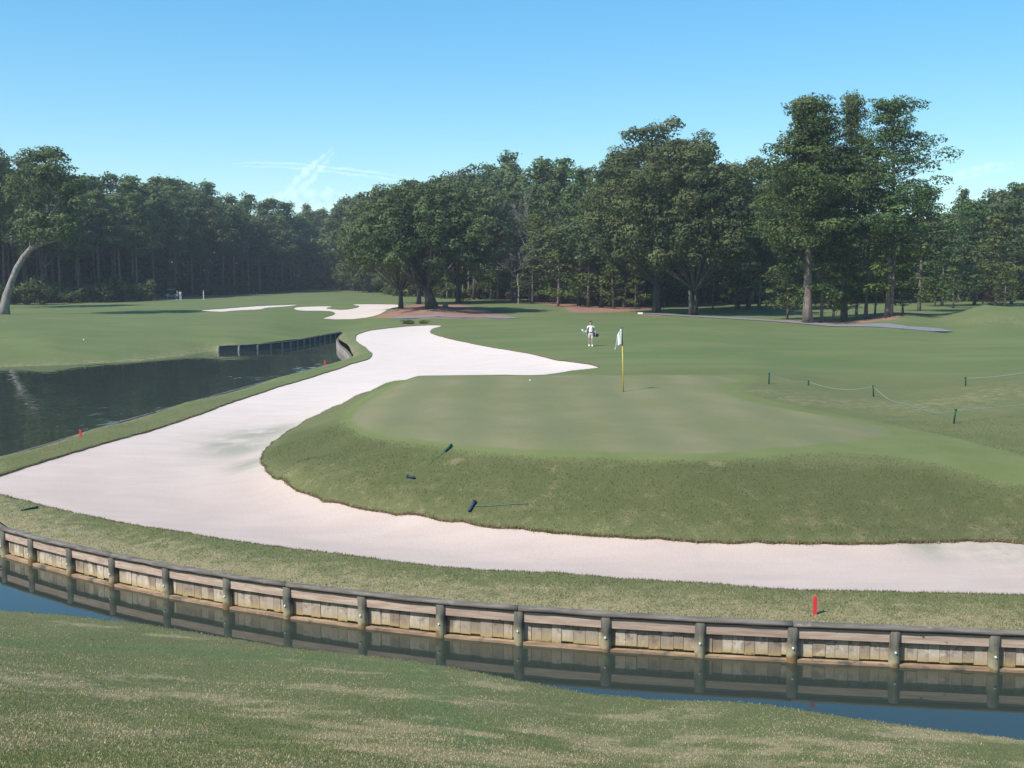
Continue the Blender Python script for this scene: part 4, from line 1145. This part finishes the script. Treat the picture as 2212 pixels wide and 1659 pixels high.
for k, (px, y0, y1, ln, lb) in dict(
    a=(1661, 830, 806, (0, 0), 'green rope post with the highest rope, nearest the putting green'),
    b=(1746, 832, 822, (.01, 0), 'shortest green rope post, sunk behind the ridge'),
    c=(1887, 857, 833, (-.03, 0), 'dark green rope post standing on the dip of the ridge'),
    d=(2086, 833, 815, (-.02, 0), 'green rope post on the brown crest at right'),
    e=(2060, 915, 884, (.05, 0), 'nearest green rope post, leaning on the slope below the ridge')).items():
    q = hit(px, y0); posts[k] = stake(px, y0, (y0-y1)/F*q[1]*1.02, .062, M['greenp'], 'rope_post', lb, 'green rope posts', ln)[1]
def rope(a, b, sag, lb, m='rope', r_=.012, lift=None):
    a, b = Vector(a), Vector(b); ps = []
    for i in range(17):
        t = i/16; p = a.lerp(b, t); p.z -= sag*4*t*(1-t); g_ = h1(p.x, p.y)+.03
        p.z = max(p.z, g_); ps.append(p)
    mb = MB(); mb.tube(ps, [r_*.75]*17, 6); tag(mb.build('rope', M[m], None, True), lb, 'rope', 'barrier ropes')
dn = Vector((0, 0, -.04))
rope(posts['a']+dn, posts['b']+dn, .12, 'slack rope between the highest and the shortest rope post')
rope(posts['b']+dn, posts['c']+dn, .22, 'sagging rope running to the post on the dip of the ridge')
rope(posts['c']+dn, posts['e']+dn, .45, 'rope dropping over the ridge to the nearest rope post')
q = PD(2330, 858, posts['e'].y+1.5); rope(posts['e']+dn, q, .05, 'rope from the nearest post out of the right edge')
q = PD(2330, 775, posts['d'].y-2); rope(posts['d']+dn, q, .18, 'rope rising from the brown crest to the right edge')
def fallen(pa, pb, wd, label, land_f=None):
    a, b = Vector(hit(*pa)), Vector(hit(*pb)); o = empty('rope_post', a); tag(o, label, 'stake', 'fallen rope posts')
    d = b-a; mb = MB(); up = Vector((0, 0, wd*.55))
    mb.tube([up, d*.5+up, d+up], [wd*.42, wd*.45, wd*.5], 8); mb.build('shaft', M['navy'] if wd > .072 else M['greenp'], o, True)
    mb = MB(); mb.tube([d*.9+up, d+up], [wd*.62, wd*.62], 8); mb.build('cap', M['black'], o)
fallen((1013,1108), (1026,1087), .078, 'dark fallen post with a teal rope on the mound face')
fallen((896,1036), (880,1032), .078, 'short dark fallen post low on the left mound face')
fallen((962,977), (975,965), .07, 'dark fallen post just under the green collar')
fallen((45,1104), (82,1098), .055, 'green fallen post lying left beside the bunker')
def groundrope(px, lb):
    ps = [Vector(hit(*p))+Vector((0, 0, .025)) for p in px]; mb = MB(); mb.tube(ps, [.007]*len(ps), 6)
    tag(mb.build('rope', M['teal'], None, True), lb, 'rope', 'loose teal ropes')
groundrope([(1027,1095),(1050,1095),(1080,1093),(1110,1091),(1140,1090)], 'teal rope lying straight from the fallen post on the mound')
groundrope([(962,977),(950,985),(938,994),(925,1006)], 'teal rope trailing down from the post under the collar')
groundrope([(22,1083),(36,1089),(50,1097)], 'short teal rope by the fallen post beside the bunker')
# small marks beyond the bunker
q = hit(1383, 679); mb = MB(); mb.box((0, 0, .14), .62, .12, .22); mb.box((-.22, 0, 0), .06, .06, .2); mb.box((.22, 0, 0), .06, .06, .2)
tag(mb.build('marker_board', M['white'], None, False, (q[0], q[1], q[2])), 'low white marker board at the edge of the young pines', 'sign')
q = hit(962, 663); mb = MB(); mb.tube([(0, 0, -.1), (0, 0, .35), (.03, 0, .62)], [.42, .36, .30], 10, jit=.08)
tag(mb.build('tree_stump', M['pale'], None, True, (q[0], q[1], q[2])), 'pale stump at the right foot of the thick live oak', 'stump')

# ------------------------------------------------------------------ people
def skin_obj(name, vs, es, m, parent, sub=2, root=0):
    me = bpy.data.meshes.new(name); me.from_pydata([v[:3] for v in vs], es, [])
    o = bpy.data.objects.new(name, me); link(o, parent)
    md = o.modifiers.new('skin', 'SKIN'); md.use_smooth_shade = True
    if not me.skin_vertices:
        bpy.context.view_layer.objects.active = o
    lay = me.skin_vertices[0].data
    for i, v in enumerate(vs):
        lay[i].radius = (v[3], v[4] if len(v) > 4 else v[3]); lay[i].use_root = (i == root)
    s_ = o.modifiers.new('sub', 'SUBSURF'); s_.levels = sub; s_.render_levels = sub
    me.materials.append(m); return o
def make_person(loc, rz, label, shirt, trousers, long_trousers=False, hs=1.0, belt=True, hat=None):
    o = empty('person', loc, rz); o.scale = (hs, hs, hs); tag(o, label, 'person')
    V = [(0,0,.98,.13,.10),(0,0,1.14,.125,.09),(0,0,1.32,.15,.10),(0,0,1.45,.09,.08),(0,-.01,1.53,.055,.055),(0,-.02,1.60,.075,.08),(0,-.02,1.69,.085,.10),(0,-.01,1.75,.07,.08)]
    E = [(0,1),(1,2),(2,3),(3,4),(4,5),(5,6),(6,7)]
    def add(p, prev): V.append(p); E.append((prev, len(V)-1)); return len(V)-1
    H_ = {}
    for s_ in (-1, 1):
        out = .03 if s_ < 0 else .06
        a = add((s_*.17,0,1.42,.06,.055), 3); a = add((s_*(.215+out*.3),.01,1.30,.046), a); a = add((s_*(.245+out),.02,1.14,.037), a)
        a = add((s_*(.255+out),-.03,1.00,.032), a); a = add((s_*(.26+out),-.06,.90,.024,.026), a); pal = add((s_*(.262+out),-.075,.83,.018,.036), a)
        H_[s_] = (.262+out)*s_
        st_ = .05*s_
        b = add((s_*.09,0,.86,.085), 0); b = add((s_*.098,-.02*s_,.66,.068), b); b = add((s_*.10,-.05*s_-.01,.49,.052), b)
        b = add((s_*.10,-.06*s_,.34,.052), b); b = add((s_*.10,-.08*s_+.02,.10,.034), b); b = add((s_*.105,-.08*s_-.05,.045,.035,.03), b); add((s_*.115,-.08*s_-.15,.03,.030,.022), b)
    body = skin_obj('body', V, E, M['skin'], o)
    for s_ in (-1, 1):                                    # five separate fingers on each palm
        x = H_[s_]
        for k, (dy, L) in enumerate(((-.030,.068),(-.010,.076),(.010,.072),(.028,.056))):
            skin_obj('finger', [(x,-.078+dy,.815,.009),(x-s_*.004,-.082+dy,.80-L*.45,.0085),(x-s_*.018,-.084+dy,.80-L*.9,.0075)], [(0,1),(1,2)], M['skin'], body, 1)
        skin_obj('thumb', [(x-s_*.005,-.105,.85,.010),(x-s_*.02,-.125,.815,.009),(x-s_*.028,-.128,.785,.008)], [(0,1),(1,2)], M['skin'], body, 1)
    mb = MB(); mb.ball((0,-.125,1.655), .014, .02, .022, 8)
    for s_ in (-1, 1): mb.ball((s_*.092,-.01,1.655), .015, .025, .034, 8)
    mb.build('face_features', M['skin'], o, True)
    mb = MB()
    for s_ in (-1, 1): mb.ball((s_*.034,-.112,1.675), .012, .008, .008, 8)
    mb.ball((0,-.113,1.607), .026, .008, .007, 8); mb.build('eyes_and_mouth', M['hair'], o, True)
    mb = MB(); mb.ball((0,.015,1.725), .098, .108, .085, 14)
    mb.build('hair' if not hat else 'cap', M['hair'] if not hat else M[hat], o, True)
    SV = [(0,0,1.0,.145,.115),(0,0,1.16,.145,.11),(0,0,1.32,.168,.118),(0,0,1.44,.11,.09),(0,0,1.50,.066,.062)]; SE = [(0,1),(1,2),(2,3),(3,4)]
    for s_ in (-1, 1):
        SV.append((s_*.185,0,1.42,.075,.07)); SE.append((3, len(SV)-1)); SV.append((s_*.24,.01,1.27,.072,.07)); SE.append((len(SV)-2, len(SV)-1))
    skin_obj('shirt', SV, SE, M[shirt], o, 2, 1)
    TV = [(0,0,1.02,.142,.11),(0,0,.94,.145,.112)]; TE = [(0,1)]
    for s_ in (-1, 1):
        TV.append((s_*.095,0,.82,.105)); TE.append((1, len(TV)-1)); TV.append((s_*.105,-.02*s_,.62,.092)); TE.append((len(TV)-2, len(TV)-1))
        if long_trousers:
            TV.append((s_*.105,-.05*s_,.40,.075)); TE.append((len(TV)-2, len(TV)-1)); TV.append((s_*.105,-.07*s_,.09,.066)); TE.append((len(TV)-2, len(TV)-1))
        else: TV.append((s_*.107,-.035*s_,.55,.088)); TE.append((len(TV)-2, len(TV)-1))
    skin_obj('trousers' if long_trousers else 'shorts', TV, TE, M[trousers], o, 2, 0)
    if belt:
        mb = MB(); mb.tube([(0,0,1.005),(0,0,1.04)], [.158,.158], 16, .8); b = mb.build('belt', M['belt'], o, True); b.scale = (1,.8,1)
    for s_ in (-1, 1):
        yy = -.08*s_; mb = MB()
        mb.ball((s_*.108, yy-.06, .045), .052, .145, .05, 12); mb.ball((s_*.105, yy+.02, .09), .048, .06, .07, 10); mb.build('shoe', M['white'], o, True)
    return o
px_, py_, pz_ = hit(1276, 748.5)
make_person((px_, py_, pz_), 0, 'walking person in white polo shirt, pale shorts and white shoes', 'white', 'shorts')
gb = empty('golf_bag', (px_, py_+.02, pz_)); tag(gb, 'golf bag slung level behind the walking person in white', 'golf bag')
A_, B_ = Vector((-.36, .24, 1.03)), Vector((.56, .22, .76)); d = (B_-A_)
mb = MB(); mb.tube([A_, A_+d*.08, A_+d*.5, A_+d*.93, B_], [.115, .105, .11, .12, .10], 12); mb.build('bag_body', M['navy'], gb, True)
mb = MB(); mb.tube([A_-d*.01, A_+d*.04], [.122, .122], 12); mb.tube([A_+d*.55, A_+d*.6], [.123, .123], 12); mb.build('trim', M['lightblue'], gb, True)
mb = MB(); c = A_+d*.72+Vector((0, -.02, -.09)); mb.ball(c, .17, .07, .06, 10); mb.build('pocket', M['purple'], gb, True)
for k, (oy, oz, L, mt) in enumerate(((.03,.06,.24,'white'),(-.04,.02,.2,'lightblue'),(.0,-.05,.14,'white'),(-.05,.07,.17,'metal'),(.05,-.02,.19,'metal'))):
    e = A_-d.normalized()*L+Vector((0, oy, oz)); mb = MB(); mb.tube([A_+Vector((0, oy*.6, oz*.6)), e], [.008, .008], 6); cl_ = mb.build('club', M['metal'], gb)
    mb = MB(); mb.ball(e, .055 if mt != 'metal' else .035, .05 if mt != 'metal' else .02, .045, 10); mb.build('club_head', M[mt], cl_, True)
for s_ in (-1, 1):
    mb = MB(); mb.tube([A_+d*(.28 if s_ < 0 else .62)+Vector((0,-.1,.08)), (s_*.16,.13,1.38), (s_*.13,.02,1.535), (s_*.14,-.125,1.42), (s_*.20,-.08,1.24), A_+d*(.25 if s_ < 0 else .66)+Vector((0,-.13,.02))], [.02]*6, 6, .5)
    mb.build('strap', M['black'], gb, True)
def farp(px, py, label, shirt, tr, rz, hs=1.0, **k):
    q = P(px, py, 2.4); g_ = h1(q[0], q[1]); return make_person((q[0], q[1], g_), rz, label, shirt, tr, True, hs, **k)
farp(390, 646, 'distant person in white shirt and pale trousers before the left wood', 'white', 'lightblue', .5)
farp(383, 646, 'distant person in dark grey clothes close beside one in white', 'purple', 'purple', -.9, .97, hat='shorts')
farp(440, 646, 'distant person in pale blue shirt standing apart before the wood', 'lightblue', 'shorts', 1.9, hat='lightblue')
# golf cart in the shade of the left wood
q = P(361, 644, 2.35); g_ = h1(q[0], q[1]+3)
ct = empty('golf_cart', (q[0], q[1]+3, g_), math.radians(200)); tag(ct, 'small golf cart with pale roof parked in the wood shade', 'golf cart')
mb = MB(); mb.box((0,0,.42), 2.2, 1.1, .16); mb.box((-.85,0,.62), .5, 1.1, .4); mb.tube([(.75,0,.45),(.95,0,.72),(1.12,0,.70),(1.2,0,.45)], [.45,.42,.34,.2], 8); mb.build('body', M['cartp'], ct, True)
mb = MB(); mb.box((0,0,1.86), 1.75, 1.15, .07); mb.box((0,0,1.90), 1.6, 1.0, .04); mb.build('roof', M['cartp'], ct)
mb = MB(); mb.box((-.25,0,.78), .5, 1.0, .14); mb.box((-.5,0,1.05), .12, 1.0, .45); mb.build('seat', M['navy'], ct)
for sx in (-.75, .8):
    for sy in (-.5, .5):
        mb = MB(); mb.tube([(sx*(1 if sx < 0 else .92), sy, .6), (sx*.95, sy, 1.84)], [.022, .022], 6); mb.build('roof_post', M['black'], ct)
for sx in (-.75, .8):
    for sy in (-.55, .55):
        mb = MB(); mb.tube([(sx, sy-.09, .23), (sx, sy+.09, .23)], [.23, .23], 14); wh = mb.build('wheel', M['rubber'], ct)
        mb = MB(); mb.tube([(sx, sy-.1, .23), (sx, sy+.1, .23)], [.12, .12], 10); mb.build('rim', M['white'], wh)
mb = MB(); mb.tube([(.35,.25,.75),(.22,.25,1.05)], [.02,.02], 6); mb.tube([(.22,.25,1.03),(.2,.25,1.07)], [.17,.17], 12); mb.build('steering_wheel', M['black'], ct)
for s_, mm in ((-.22, 'lightblue'), (.22, 'navy')):
    bg = empty('golf_bag', ct.matrix_basis @ Vector((0,0,0)), math.radians(200)); bg.location = (ct.location.x, ct.location.y, ct.location.z)
    tag(bg, ('light blue' if s_ < 0 else 'navy')+' golf bag strapped upright on the back of the golf cart', 'golf bag')
    mb = MB(); mb.tube([(-1.12,s_,.66),(-1.28,s_,1.4)], [.12,.13], 10); mb.build('bag_body', M[mm], bg, True)
    mb = MB()
    for k in range(4): mb.tube([(-1.28,s_+.05*(k-1.5),1.4),(-1.33,s_+.06*(k-1.5),1.62)], [.012,.03], 5)
    mb.build('clubs', M['metal'], bg)

# ------------------------------------------------------------------ contrails high beyond the trees
def trail_material(amount, sc_=1.0):
    m, nt, o = mat('contrail_ice'); g = N(nt)
    lw = g.n('ShaderNodeLayerWeight'); lw.inputs[0].default_value = .5
    fac = g.math('POWER', g.math('SUBTRACT', 1, lw.outputs['Facing']), 1.5)
    tc = g.n('ShaderNodeTexCoord').outputs['Object']
    no = g.ramp(g.noise(tc, .0035*sc_, 2), -.1, .45)
    end = g.attr('tone')
    al = g.math('MULTIPLY', g.math('MULTIPLY', fac, no), g.math('MULTIPLY', end, amount))
    d = g.n('ShaderNodeBsdfDiffuse'); d.inputs[0].default_value = (.9,.9,.88,1)
    t = g.n('ShaderNodeBsdfTranslucent'); t.inputs[0].default_value = (.9,.9,.88,1)
    a_ = g.n('ShaderNodeAddShader'); g.l(d.outputs[0], a_.inputs[0]); g.l(t.outputs[0], a_.inputs[1])
    tr = g.n('ShaderNodeBsdfTransparent'); x = g.n('ShaderNodeMixShader'); g.l(al, x.inputs[0]); g.l(tr.outputs[0], x.inputs[1]); g.l(a_.outputs[0], x.inputs[2])
    g.l(x.outputs[0], o.inputs['Surface']); return m
def trail(pxs, wd, amount, label, d0=4000):
    mb = MB(); b = []
    ps = [Vector(PD(a, c, d0+i*60)) for i, (a, c) in enumerate(pxs)]
    n_ = len(ps); K = 24; fine = []
    for i in range(K+1):
        t = i/K*(n_-1); j = min(int(t), n_-2); fine.append(ps[j].lerp(ps[j+1], t-j))
    rad = [w_/F*d0/2 for w_ in np.interp(np.linspace(0, n_-1, K+1), range(n_), wd)]
    rad = [r_*(1+.22*math.sin(i*1.7+d0)+.14*math.sin(i*3.1)) for i, r_ in enumerate(rad)]
    fine = [p+Vector((random.gauss(0, .12), 0, random.gauss(0, .12)))*rad[i] for i, p in enumerate(fine)]
    mb.tube(fine, rad, 20, 1.0, cap=False)
    tt = np.repeat(np.sin(np.linspace(.05, 1, K+1)*math.pi*.96)**.6, 20)
    mb.t = list(tt)
    tag(mb.build('contrail', trail_material(amount), None, True), label, 'contrail', 'faint contrails')
trail([(724,318),(706,338),(688,358),(664,382),(636,408),(618,426)], [9,18,28,34,30,18], .22, 'short broad vapour trail slanting down to the left')
trail([(500,357),(560,355),(640,358),(690,363),(740,370),(800,376),(870,386),(930,404)], [9,13,14,13,17,17,14,10], .18, 'long thin vapour trail crossing the slanting one', 4300)
trail([(560,440),(640,432),(720,436),(800,446)], [30,50,50,30], .16, 'faint hazy smear of cloud low over the left wood', 4600)
trail([(2020,395),(2090,375),(2150,362),(2200,356)], [14,22,22,12], .2, 'faint wisp of cloud above the right wood', 4200)

# ------------------------------------------------------------------ air
mb = MB(); mb.box((0, 312, 17.5), 1500, 760, 43)
hz = mb.build('haze', None); tag(hz, kind='stuff')
m, nt, o = mat('haze_air'); g = N(nt)
v = g.n('ShaderNodeVolumePrincipled'); v.inputs['Color'].default_value = (.88,.94,1,1); v.inputs['Density'].default_value = .00034; v.inputs['Anisotropy'].default_value = .2
g.l(v.outputs[0], o.inputs['Volume']); hz.data.materials.clear(); hz.data.materials.append(m)

# ------------------------------------------------------------------ light, sky, camera
sd = Vector((-.70, -.55, 1.0)).normalized()
L = bpy.data.lights.new('sun', 'SUN'); L.energy = 3.8; L.angle = math.radians(.53); L.color = (1, .945, .86)
lo = bpy.data.objects.new('sun', L); COL.objects.link(lo); lo.rotation_euler = (-sd).to_track_quat('-Z', 'Y').to_euler(); lo.location = (-30, -25, 60)
wd_ = bpy.data.worlds.new('World'); sc.world = wd_; wd_.use_nodes = True; nt = wd_.node_tree
sk = nt.nodes.new('ShaderNodeTexSky'); sk.sky_type = 'NISHITA'; sk.sun_disc = False
sk.sun_elevation = math.asin(sd.z); sk.sun_rotation = math.atan2(sd.x, sd.y)
sk.air_density = 1.0; sk.dust_density = .3; sk.ozone_density = 2.5; sk.altitude = 0
bg = nt.nodes['Background']; bg.inputs['Strength'].default_value = .206
g = N(nt); hs_ = g.n('ShaderNodeHueSaturation'); hs_.inputs['Saturation'].default_value = 1.78; gm_ = g.n('ShaderNodeGamma'); gm_.inputs[1].default_value = .62; g.l(sk.outputs[0], gm_.inputs[0]); g.l(gm_.outputs[0], hs_.inputs['Color'])
tint = g.n('ShaderNodeMix', data_type='RGBA', blend_type='MULTIPLY'); tint.inputs[0].default_value = 1; g.l(hs_.outputs[0], tint.inputs[6]); tint.inputs[7].default_value = (.95, 1.10, 1.08, 1)
g.l(tint.outputs[2], bg.inputs[0])
cd = bpy.data.cameras.new('camera'); co = bpy.data.objects.new('camera', cd); COL.objects.link(co)
co.location = (0, 0, CAMZ); co.rotation_euler = (math.pi/2-PITCH, 0, 0)
cd.sensor_width = 36; cd.lens = 36*F/2212; cd.clip_start = .1; cd.clip_end = 20000
sc.camera = co
sc.view_settings.view_transform = 'Standard'; sc.view_settings.look = 'None'; sc.view_settings.exposure = .62; sc.view_settings.gamma = 1
sc.cycles.max_bounces = 6; sc.cycles.diffuse_bounces = 2; sc.cycles.glossy_bounces = 3; sc.cycles.transmission_bounces = 2
sc.cycles.transparent_max_bounces = 8; sc.cycles.volume_bounces = 0; sc.cycles.use_denoising = True
